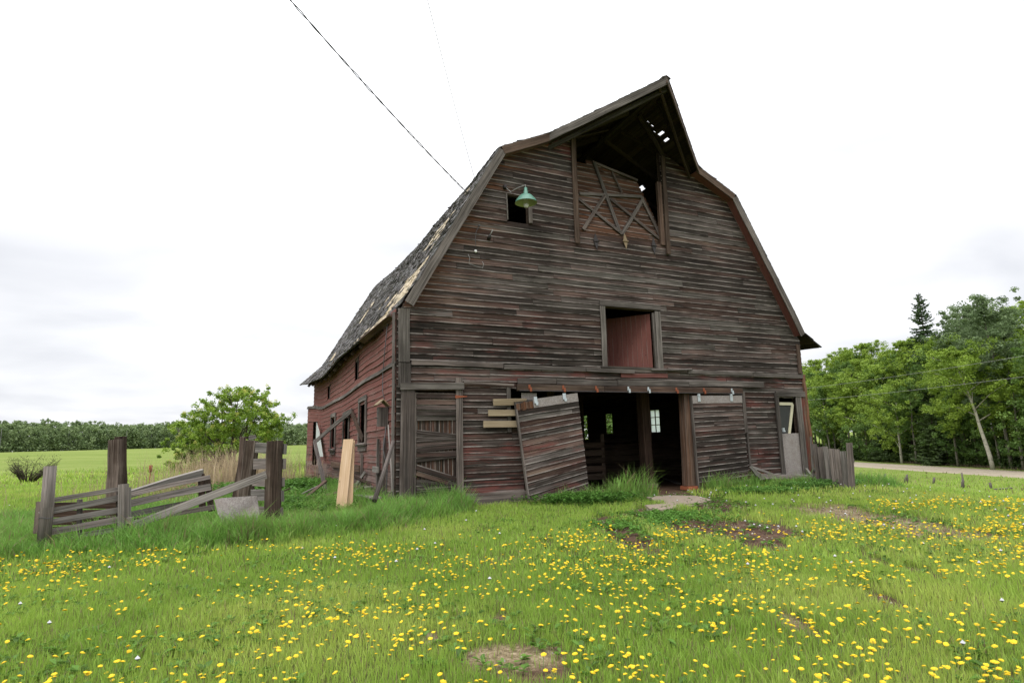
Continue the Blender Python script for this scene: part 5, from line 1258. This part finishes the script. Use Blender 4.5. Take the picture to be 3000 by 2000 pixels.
# pebbles and crumbs of soil on the bare earth
n = 9000; x, y = wedge(n * 5, 3.2, 16); d_, k_ = dirt_at(x, y); k = (d_ > .3) & (nrng.uniform(0, 1, len(x)) < .5) & ~barn_in(x, y); x, y = x[k][:n], y[k][:n]; n = len(x)
s_ = nrng.uniform(.004, .022, n) ** 1.0 * (.5 + .06 * y); oct_ = np.array([[1, 0, 0], [0, 1, 0], [-1, 0, 0], [0, -1, 0], [0, 0, .8]]); z = hgt(x, y)
V = (np.stack([x, y, z], -1)[:, None, :] + oct_[None] * s_[:, None, None] * nrng.uniform(.6, 1.3, (n, 5, 1))).reshape(-1, 3); i0 = np.arange(n) * 5
F3 = np.concatenate([np.stack([i0 + a, i0 + (a + 1) % 4, i0 + 4], -1) for a in range(4)]); cc = np.where(nrng.uniform(0, 1, (n, 1)) < .3, np.array([.34, .30, .25]), np.array([.11, .075, .055])) * nrng.uniform(.5, 1.3, (n, 1))
o = np_mesh('pebbles', V, np.zeros((0, 4), int), F3, np.repeat(cc[:, None, :], 5, 1).reshape(-1, 3), M['petal'], kind='stuff'); tag(o, 'small pebbles and crumbs of earth on the bare patches', 'pebbles')
# ------------------------------------------------------------------ dandelions
def head_mesh(name, open_=1.0):
    V = []; F3 = []; C = []
    n = 16
    for ring, (r, z, c) in enumerate(((.019, .0, (.74, .48, .015)), (.0195, .004, (.82, .60, .03)))):
        for k in range(n):
            a = 6.283 * (k + ring * .5) / n; a2 = a + .16; i = len(V); rr = r * ru(.85, 1.1)
            V += [(0, 0, .006 + ring * .004), (rr * math.cos(a - .17), rr * math.sin(a - .17), z + .004), (rr * 1.08 * math.cos(a), rr * 1.08 * math.sin(a), z + .003), (rr * math.cos(a2), rr * math.sin(a2), z + .004)]
            C += [c] * 4; F3 += [(i, i + 1, i + 2), (i, i + 2, i + 3)]
    m0 = len(V); V.append((0, 0, .0155)); C.append((.88, .66, .04))
    for j, (r, z) in enumerate(((.008, .0145), (.0145, .009))):
        for k in range(10): a = .628 * k; V.append((r * math.cos(a), r * math.sin(a), z + ru(-.0015, .0015))); C.append((.82, .58, .025))
    for k in range(10):
        k2 = (k + 1) % 10; F3 += [(m0, m0 + 1 + k, m0 + 1 + k2), (m0 + 1 + k, m0 + 11 + k, m0 + 11 + k2), (m0 + 1 + k, m0 + 11 + k2, m0 + 1 + k2)]
    return np.array(V), np.array(F3), np.array(C)
def mesh_only(name, V, F4, F3, C, m):
    o = np_mesh(name, V, F4, F3, C, m); return o
def dand_density(x, y):
    p = fbm(x, y, 1.3, 71); q = fbm(x, y, .45, 72); d, _ = dirt_at(x, y)
    yy = np.clip((p - .30) * 2.6, .10, 1) * np.clip((q - .38) * 3.6, .05, 1.5)
    yy = yy * (1 - .9 * np.clip(d * 1.4, 0, 1)) * (tall_at(x, y) < .14)
    side = np.where(x > 0, 1.0 + .3 * nss(0, 3, x), .8) * (1 - .55 * nss(8, 11, y)) * (1 + .5 * (1 - nss(4, 6.5, y)))
    lim = 8.6 + 1.0 * nss(-2, 5, x) + 3.2 * nss(3, 9, x)
    return yy * side * (1 - nss(lim - .8, lim + .6, y)) * ~barn_in(x, y, .3)
x, y = wedge(26000, 2.9, 15.5); dn = dand_density(x, y); k = nrng.uniform(0, 1, len(x)) < dn * 2.1; x, y = x[k], y[k]
# thin out coincident heads
px = 1500 + FPX * x / y; vis = (np.abs(x) < .90 * y)
order = np.argsort(np.hypot(x, y) + np.where(vis & (y > 3.75), 0, 500)); x, y = x[order], y[order]
NB = 300
hv = [head_mesh('h') for _ in range(4)]; protos = []
GD = 'dandelions blooming in the near grass'; LD = 'one of the yellow dandelions blooming in the near grass before the barn'
for i in range(4):
    e = empty('dandelion', (0, 0, 0), 0, LD, 'dandelion', GD)
    V, F3, C = hv[i]; hh = (.09, .115, .14, .075)[i]; bx, by = ru(-.02, .02), ru(-.02, .02)
    tx, ty = ru(-.35, .35), ru(-.35, .35); Vr = V.copy(); Vr[:, 2] += -V[:, 0] * tx - V[:, 1] * ty; Vr[:, 2] = Vr[:, 2] * .8 + hh; Vr[:, 0] += bx; Vr[:, 1] += by
    h = np_mesh('flower_head', Vr, np.zeros((0, 4), int), F3, C, M['petal'], e)
    mb = MB(); tube(mb, [(0, 0, -.02), (bx * .3, by * .3, hh * .5), (bx, by, hh + .003)], [.0028, .0024, .0028], 5); stm = mb.build('stem', simple('dandelion_stem_%s' % 'abcd'[i], (.13, .20, .06), .6), e)
    protos.append((e, h, stm))
for i in range(min(NB, len(x))):
    px_, py_ = float(x[i]), float(y[i]); s = ru(.52, .95); rz = ru(0, 6.28); src = protos[i % 4]
    if i < 4: r = src[0]
    else:
        r = src[0].copy(); COL.objects.link(r)
        for ch in src[1:]: c = ch.copy(); COL.objects.link(c); c.parent = r
    r.location = (px_, py_, hz(px_, py_)); r.rotation_euler = (0, 0, rz); r.scale = (s, s, s * ru(.8, 1.15))
xs, ys = x[NB:], y[NB:]; n = len(xs); V = []; F = []; C = []; off = 0
zs = hgt(xs, ys)
for i in range(n):
    Vh, F3, Ch = hv[i % 4]; a = nrng.uniform(0, 6.28); s = nrng.uniform(.52, .92) * (1.0 + .05 * max(0, ys[i] - 6)); hh = nrng.uniform(.07, .16)
    ca_, sa = math.cos(a), math.sin(a); R2 = np.stack([Vh[:, 0] * ca_ - Vh[:, 1] * sa, Vh[:, 0] * sa + Vh[:, 1] * ca_, Vh[:, 2]], -1) * s
    R2[:, 2] += R2[:, 0] * nrng.uniform(-.4, .4) + R2[:, 1] * nrng.uniform(-.4, .4) + hh; R2 += np.array([xs[i], ys[i], zs[i]])
    V.append(R2); F.append(F3 + off); C.append(Ch * nrng.uniform(.85, 1.1)); off += len(Vh)
st = blades(xs, ys, np.full(n, .10), np.full(n, .005), np.full((n, 3), 0.0) + np.array([.13, .2, .06]), .1)
Vs, Fs4, Fs3, Cs = st
V = np.concatenate(V + [Vs]); F3a = np.concatenate(F + [Fs3 + off]); C = np.concatenate(C + [Cs])
o = np_mesh('distant_dandelions', V, Fs4 + off, F3a, C, M['petal'], kind='stuff'); tag(o, 'many more yellow dandelions scattered farther off in the grass', 'dandelions')
print('dandelions', len(x))
x, y = wedge(1500, 3.2, 16); k = (nrng.uniform(0, 1, len(x)) < .06 * (1 + 2 * (x > 3)) ) & ~barn_in(x, y, .5); x, y = x[k], y[k]; n = len(x); z = hgt(x, y) + nrng.uniform(.10, .2, n)
oc = np.array([[1, 0, 0], [0, 1, 0], [-1, 0, 0], [0, -1, 0], [0, 0, 1], [0, 0, -1]]) * .019; V = (np.stack([x, y, z], -1)[:, None, :] + oc[None]).reshape(-1, 3); i0 = np.arange(n) * 6
F3 = np.concatenate([np.stack([i0 + a, i0 + (a + 1) % 4, i0 + b_], -1) for a in range(4) for b_ in (4, 5)])
o = np_mesh('seed_heads', V, np.zeros((0, 4), int), F3, np.full((len(V), 3), .55), M['petal'], kind='stuff'); tag(o, 'scattered white dandelion seed heads in the grass', 'seed heads')

# ------------------------------------------------------------------ trees
def leaf_cloud(cl, per, size, cols, flat=.5, sq=.75):
    """cl: array of clump centres+radius; returns quads"""
    k = len(cl); n = k * per; c = np.repeat(cl, per, 0); tint = np.repeat(nrng.uniform(0, 1, k), per)
    d = nrng.normal(0, 1, (n, 3)); d /= np.linalg.norm(d, axis=1)[:, None]; r = nrng.uniform(0, 1, n) ** .5 * c[:, 3]
    p = c[:, :3] + d * r[:, None] * np.array([1, 1, sq])
    nm = nrng.normal(0, 1, (n, 3)) + np.array([0, 0, flat * 2]) + d * .8; nm /= np.linalg.norm(nm, axis=1)[:, None]
    t = np.cross(nm, nrng.normal(0, 1, (n, 3))); t /= np.linalg.norm(t, axis=1)[:, None]; b = np.cross(nm, t); s = (size * nrng.uniform(.5, 1.3, n))[:, None]
    v = np.stack([p - t * s * .5, p + b * s * .32, p + t * s * .5, p - b * s * .32], 1)
    q = np.clip(tint * .7 + nrng.uniform(0, 1, n) * .45 - .07, 0, 1)[:, None]; col = cols[0] * (1 - q) + cols[1] * q
    C = np.repeat(col[:, None, :], 4, 1).reshape(-1, 3); i0 = np.arange(n) * 4
    return v.reshape(-1, 3), np.stack([i0, i0 + 1, i0 + 2, i0 + 3], -1), np.zeros((0, 3), int), C
def decid(h, crw, cb, lean, m, cols, nl=9, leaf=.18, per=82, ncl=205, name='aspen_tree', seed=0, r0=.16):
    """deciduous tree prototype at the origin"""
    e = empty(name); mb = MB(); rr = random.Random(seed)
    lx, ly = lean; n = 9; P = []
    for i in range(n):
        t = i / (n - 1); P.append(Vector((lx * h * t ** 1.3 + rr.uniform(-.12, .12) * t * h * .1, ly * h * t ** 1.3 + rr.uniform(-.12, .12) * t * h * .1, h * .93 * t - .2)))
    tube(mb, P, [r0 * (1 - .85 * (i / (n - 1)) ** .9) for i in range(n)], 8)
    tr = mb.build('trunk', m, e); cl = []; mb = MB()
    for k in range(nl):
        t = cb + (1 - cb) * (k + .3) / nl * .9; q = t * (n - 1); i = min(int(q), n - 2); base = P[i].lerp(P[i + 1], q - i); a = k * 2.4 + rr.uniform(-.5, .5)
        prof = math.sin(min(1, (t - cb) / (1 - cb) * .75 + .28) * math.pi); L_ = crw * (.5 + .6 * prof) * rr.uniform(.7, 1.15)
        tip = base + Vector((math.cos(a) * L_, math.sin(a) * L_, L_ * rr.uniform(.3, .9))); mid = base.lerp(tip, .5) + Vector((0, 0, L_ * .08))
        tube(mb, [base, mid, tip], [r0 * .35 * (1 - t * .5), r0 * .22 * (1 - t * .5), .015], 5)
        m_ = max(3, int(ncl / nl))
        for j in range(m_):
            s = rr.uniform(.35, 1.08); p = base.lerp(tip, s) + Vector((rr.gauss(0, .40), rr.gauss(0, .40), rr.gauss(0, .36))) * crw * .55
            cl.append((p.x, p.y, p.z, rr.uniform(.16, .66) * crw * .38))
    top = P[-1]
    for j in range(int(ncl * .12)): cl.append((top.x + rr.gauss(0, .3), top.y + rr.gauss(0, .3), top.z + rr.uniform(-1.6, .5), rr.uniform(.25, .5)))
    mb.build('limbs', m, e)
    np_mesh('crown', *leaf_cloud(np.array(cl), per, leaf, cols), M['leaf'], e); return e
def spruce(h, rad, cols, seed=0, name='spruce_tree', start=.04, droop=.35):
    e = empty(name); mb = MB(); rr = random.Random(seed); tube(mb, [(0, 0, -.2), (0, 0, h * .5), (0, 0, h)], [.20, .12, .015], 7); mb.build('trunk', M['bark'], e)
    PP, CC = [], []; z = h * start; V = []; C = []
    while z < h * .985:
        t = z / h; R_ = rad * (1 - t) ** .85 * rr.uniform(.8, 1.1) + .12; nb = max(4, int(9 * (1 - t) + 4))
        for k in range(nb):
            a = rr.uniform(0, 6.283); L_ = R_ * rr.uniform(.65, 1.12); up = .25 if t > .8 else -droop * rr.uniform(.3, 1)
            d = Vector((math.cos(a), math.sin(a), 0)); s = Vector((-d.y, d.x, 0)); m_ = int(6 + L_ * 9)
            for j in range(m_):
                q = (j + rr.random()) / m_; c = d * (L_ * q) + Vector((0, 0, z + up * L_ * q + .25 * L_ * q * q)); w = (.5 * L_ * (1 - q) * .55 + .10) * rr.uniform(.5, 1.1)
                sd = s * (w * rr.choice((-1, 1))) + d * w * .5 + Vector((0, 0, rr.uniform(-.12, .05))); th = Vector((rr.uniform(-.05, .05), rr.uniform(-.05, .05), -rr.uniform(.05, .13)))
                V += [c, c + sd, c + sd * .9 + th + d * .06, c + th * 1.2]; g = rr.uniform(.55, 1.35); C += [(cols[0] * g, cols[1] * g, cols[2] * g)] * 4
        z += .20 + .12 * (1 - t)
    V = np.array([tuple(v) for v in V]); i0 = np.arange(len(V) // 4) * 4
    np_mesh('crown', V, np.stack([i0, i0 + 1, i0 + 2, i0 + 3], -1), np.zeros((0, 3), int), np.array(C), M['needle'], e); return e
LG = (np.array([.125, .21, .024]), np.array([.33, .45, .065])); MG = (np.array([.065, .13, .026]), np.array([.17, .27, .058])); BG = (np.array([.09, .14, .055]), np.array([.22, .30, .14]))
GW = 'trees of the mixed wood beyond the road'
def put(e, x, y, s=1.0, rz=0.0, label=None, cat=None, group=GW, sz=None):
    e.location = (x, y, hz(x, y)); e.rotation_euler = (0, 0, rz); e.scale = (s, s, sz or s)
    if label: e['label'] = label
    if cat: e['category'] = cat
    if group: e['group'] = group
    return e
def dup(e, **k):
    r = e.copy(); COL.objects.link(r)
    for ch in e.children: c = ch.copy(); COL.objects.link(c); c.parent = r
    return r
def wx(px_, Y): return (px_ - 1500) / FPX * Y / math.cos(PITCH) * 1.0
def treeat(px_, X):   # tree whose foot is at lateral position X seen at pixel column px_ (near the horizon)
    r = ray(px_, 1340); return X, X * r.y / r.x
A1 = decid(13.5, 2.5, .35, (.02, .01), M['aspen'], LG, seed=1); A2 = decid(14.5, 2.3, .42, (-.03, .0), M['aspen'], LG, seed=2, nl=11, ncl=200); A3 = decid(12.5, 2.8, .25, (.0, .03), M['aspen'], MG, seed=3)
A4 = decid(10.0, 3.1, .18, (-.05, -.02), M['birch'], LG, seed=4, ncl=215); A5 = decid(15.5, 2.7, .45, (-.04, 0), M['aspen'], BG, seed=5, ncl=230, nl=12); A6 = decid(6.5, 2.2, .08, (.02, 0), M['bark'], MG, seed=6, nl=8, ncl=80, r0=.09)
S1 = spruce(16, 4.3, (.045, .080, .026), 1); S2 = spruce(11, 2.9, (.045, .080, .026), 2); S3 = spruce(7, 2.4, (.06, .095, .025), 3)
kinds = {'L': (A1, A2, A4), 'M': (A3,), 'B': (A5,), 'U': (A6,), 'S': (S1, S2, S3)}
used = set()
def tree(src, px_, X, s, label, cat, rz=None, sz=None):
    if src.name in used: e = dup(src)
    else: e = src; used.add(src.name)
    xx, yy = treeat(px_, X); return put(e, xx, yy, s, ru(0, 6.28) if rz is None else rz, label, cat, GW, sz)
tree(S1, 2757, 51.0, 1.30, 'tallest dark spruce rising pointed above the wood', 'spruce tree')
tree(A4, 2640, 45.2, 1.0, 'bright green rounded aspen standing at the road edge left of the leaning birch', 'aspen tree', 1.0)
tree(A5, 2960, 46.5, 1.12, 'tall grey-green poplar at the right edge of the picture', 'poplar tree', .3)
tree(A2, 2450, 48.0, .92, 'slender yellow-green aspen closest to the barn corner', 'aspen tree')
tree(S2, 2610, 50.0, 1.12, 'dark spruce in the wood just left of the tallest spruce', 'spruce tree')
tree(S3, 2590, 46.0, .80, 'low dark spruce at the road edge under the bright aspen', 'spruce tree'); tree(S3, 2745, 45.6, .95, 'bushy olive spruce with branches to the ground at the road edge', 'spruce tree')
# leaning birch with a white trunk
lb = decid(13.0, 3.0, .40, (-.20, -.02), M['birch'], LG, seed=12, ncl=240, nl=11, name='leaning_birch', r0=.22); xx, yy = treeat(2905, 44.6)
put(lb, xx, yy, .93, 0, 'birch with a pale trunk leaning left over the road edge', 'birch tree')
rows_ = [  # (row X, pixel columns, kinds, scale range)
    (46.0, [2492, 2545, 2690, 2800, 2925, 2990, 3060, 3130], 'LUMLBLUM', (.78, 1.0)),
    (46.8, [2410, 2430, 2515, 2560, 2620, 2672, 2730, 2770, 2838, 2870, 2905, 2945, 2980, 3030, 3090], 'UMUUUUSUUUMUUUU', (.85, 1.25)),
    (50.5, [2370, 2395, 2420, 2470, 2505, 2530, 2600, 2655, 2700, 2752, 2790, 2830, 2868, 2910, 2975, 3020, 3080], 'LMLLMLLMLLMLBMBLM', (1.05, 1.2)),
    (55.5, [2350, 2385, 2410, 2440, 2480, 2520, 2552, 2585, 2625, 2665, 2690, 2735, 2775, 2815, 2850, 2890, 2940, 3000, 3055], 'LMLMLLMLMLLMLLMBBML', (1.15, 1.32)),
    (61.5, [2330, 2360, 2400, 2428, 2455, 2495, 2535, 2570, 2610, 2645, 2680, 2720, 2760, 2800, 2840, 2880, 2925, 2965, 3010], 'MLMMLMLMMLMLMMLMMLM', (1.25, 1.4))]
LL = {'L': ('one of the yellow-green aspens massed in the wood beyond the road', 'aspen tree'), 'M': ('one of the mid-green trees massed in the wood beyond the road', 'tree'), 'B': ('one of the tall grey-green poplars behind the right edge of the wood', 'poplar tree'), 'U': ('one of the low leafy young trees filling the foot of the wood', 'young tree'), 'S': ('one of the dark spruces tucked among the aspens', 'spruce tree')}
for X, cols, ks, (sa, sb) in rows_:
    for c, kd in zip(cols, ks):
        src = rng.choice(kinds[kd]); s = ru(sa, sb) * (.75 if src is S1 else 1) * (.95 if src is A5 else 1); 
        if src is A4: s *= 1.15
        tree(src, c + ru(-8, 8), X + ru(-.8, .8), s, *LL[kd])
for k in range(16):   # the wood goes on behind the barn and beyond the picture
    yy = 120 + k * 9; src = rng.choice([A1, A2, A3]); e = dup(src); put(e, 38 + ru(0, 9) - (yy - 120) * .05 - 3, yy, ru(.95, 1.2), ru(0, 6), *LL['L' if src is not A3 else 'M'])
for X_ in (15, 19, 23, 28, 34, 40):
    src = A6; e = dup(src); put(e, .3 * (X_ - 17) + 4.2, 40 + ru(0, 6), ru(1.1, 1.4), ru(0, 6), 'one of the leafy trees behind the barn, glimpsed through its side windows', 'tree', 'trees behind the barn')
# floor of the wood, leaf colours darkened for the shade under the crowns
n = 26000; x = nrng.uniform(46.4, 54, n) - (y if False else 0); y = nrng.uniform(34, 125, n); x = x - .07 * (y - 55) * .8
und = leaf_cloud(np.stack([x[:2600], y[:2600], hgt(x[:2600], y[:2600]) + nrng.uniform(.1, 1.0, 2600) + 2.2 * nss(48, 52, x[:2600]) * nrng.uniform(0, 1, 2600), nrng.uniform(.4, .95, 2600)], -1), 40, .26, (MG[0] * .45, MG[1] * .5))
o = np_mesh('undergrowth', *und, M['leaf'], kind='stuff'); tag(o, 'undergrowth coloured dark for shade along the foot of the wood beyond the road', 'undergrowth')
# bare thin stems in the wood
# ------------------------------------------------------------------ big bush left of the barn
eb = empty('flowering_bush'); mb = MB(); rr = random.Random(5); cl = []; fc_ = []
sil = [(-3.7, 1.0, 1.2), (-3.4, 2.0, .9), (-2.7, 2.9, .8), (-3.0, 1.2, 1.1), (-1.8, 3.4, .9), (-1.0, 3.8, .9), (-.4, 4.3, .7), (.3, 4.6, .7), (1.1, 4.5, .7), (1.9, 4.3, .7), (2.6, 3.7, .8), (3.1, 3.2, .7), (3.7, 2.7, .6), (3.3, 2.1, .6), (-2.2, 2.0, 1.1), (-1.2, 2.6, 1.1), (0, 3.2, 1.1), (1.1, 3.4, 1.0), (2.0, 3.0, .8), (-.5, 2.2, 1.0), (-1.5, 1.2, 1.0), (-2.6, .5, 1.0), (-3.3, .3, .9), (.6, 2.4, .6), (2.5, 2.3, .5), (2.9, 1.6, .5), (-.3, 1.2, .6), (1.3, 1.5, .45), (-4.2, 2.8, .3)]
for sx, sz, sr in sil:
    for j in range(int(21 * sr) + 5):
        p = (sx * .95 + rr.gauss(0, .38) * sr, rr.gauss(0, .75) * (.5 + sr * .5), max(.15, sz + rr.gauss(0, .32) * sr)); cl.append((*p, rr.uniform(.12, .30)))
        if rr.random() < .17: fc_.append((p[0], p[1] - .12, p[2] + .18, .13))
    base = Vector((rr.uniform(-.6, .6) + (.5 if sx > 0 else -.3), rr.uniform(-.3, .3), 0)); tip = Vector((sx, rr.gauss(0, .4), sz)); mid = base.lerp(tip, .5) + Vector((0, 0, sz * .12))
    tube(mb, [base, base.lerp(mid, .5) + Vector((rr.gauss(0, .1), 0, .15)), mid, tip], [.075, .06, .04, .012], 6)
    for j in range(3):
        q = tip + Vector((rr.gauss(0, .5), rr.gauss(0, .4), rr.gauss(0, .3))); tube(mb, [mid.lerp(tip, rr.uniform(.2, .8)), q], [.018, .006], 4)
mb.build('stems', M['bark'], eb)
np_mesh('crown', *leaf_cloud(np.array(cl), 80, .115, (np.array([.12, .21, .02]), np.array([.30, .42, .06])), .3, .8), M['leaf'], eb)
np_mesh('blossom', *leaf_cloud(np.array(fc_), 60, .06, (np.array([.42, .45, .08]), np.array([.62, .60, .18])), .2, 1), M['leaf'], eb)
g = G(668, 1372, -.45); put(eb, g.x, g.y, 1.30, math.radians(-20), 'large leafy green bush with pale yellow blossom behind the stock pen', 'bush', None)
# scraggly bare bush on the left
es = empty('bare_shrub'); mb = MB()
for k in range(60):
    a = ru(0, 6.28); L_ = ru(.5, 1.15); b = Vector((.25 * math.cos(a) * ru(0, 1), .25 * math.sin(a) * ru(0, 1), 0)); t = b + Vector((math.cos(a) * L_ * .75 + .25, math.sin(a) * L_ * .6, L_ * ru(.5, 1.0))); m_ = b.lerp(t, .5) + Vector((0, 0, .08))
    tube(mb, [b, m_, t], [.016, .011, .004], 4)
    for j in range(7):
        s_ = b.lerp(t, ru(.35, 1)); tube(mb, [s_, s_ + Vector((ru(-.3, .3), ru(-.3, .3), ru(0, .35)))], [.005, .003], 3)
mb.build('twigs', M['bark'], es)
cl = [(ru(-.8, 1.1), ru(-.6, .6), ru(.35, 1.1), .22) for _ in range(60)]
np_mesh('leaf_buds', *leaf_cloud(np.array(cl), 22, .045, (np.array([.06, .08, .03]), np.array([.14, .16, .06]))), M['leaf'], es)
g = GH(82, 1414); put(es, g.x, g.y, 1.35, 0, 'scraggly nearly leafless shrub alone in the field at the far left', 'shrub', None)
# ------------------------------------------------------------------ distant wood on the left horizon
cl = []; V = []; parts = []; tp = []
for k in range(620):
    row = k % 4; a = -math.atan(.96) + (math.atan(.96) + .02) * ((k // 4) + rr.random()) / 155; D = 285 + row * 9 + rr.uniform(-4, 4) + 18 * math.sin(a * 9); x_, y_ = math.sin(a) * D, math.cos(a) * D
    z_ = hz(x_, y_); H_ = rr.uniform(8.6, 10.5) + .9 * row + 0.8 * math.sin(a * 31) * math.sin(a * 13)  - (2.5 if a > -.42 else 0); tp.append((x_, y_, z_, H_))
    for j in range(15):
        q = -.28 + 1.28 * rr.random(); cl.append((x_ + rr.gauss(0, 1.3), y_ + rr.gauss(0, 1.3), z_ + H_ * (.22 + .75 * q), min(2.0, 1.9 - 1.1 * q) * rr.uniform(.7, 1.2)))
LC = leaf_cloud(np.array(cl), 34, .8, (np.array([.12, .18, .075]), np.array([.25, .325, .14])), .5, 1)  # leaf colours cooled and darkened to stand in for distance haze
tpa = np.array(tp); tb = []
tx_, ty_, tz_, th_ = tpa.T; w_ = .16
Vt = np.stack([np.stack([tx_ - w_, ty_ - 3.5, tz_], -1), np.stack([tx_ + w_, ty_ - 3.5, tz_], -1), np.stack([tx_ + w_ * .5, ty_ - 3.5, tz_ + th_ * .8], -1), np.stack([tx_ - w_ * .5, ty_ - 3.5, tz_ + th_ * .8], -1)], 1).reshape(-1, 3)
kk = (np.arange(len(tpa)) % 13 == 0); Vt = Vt.reshape(-1, 4, 3)[kk].reshape(-1, 3); i0 = np.arange(len(Vt) // 4) * 4
TR = (Vt, np.stack([i0, i0 + 1, i0 + 2, i0 + 3], -1), np.zeros((0, 3), int), np.full((len(Vt), 3), .22))
o = np_mesh('distant_wood', *merge([LC, TR]), M['leaf'], kind='stuff'); tag(o, 'distant wood of spring green trees, tinted cooler for haze, along the left horizon', 'wood')
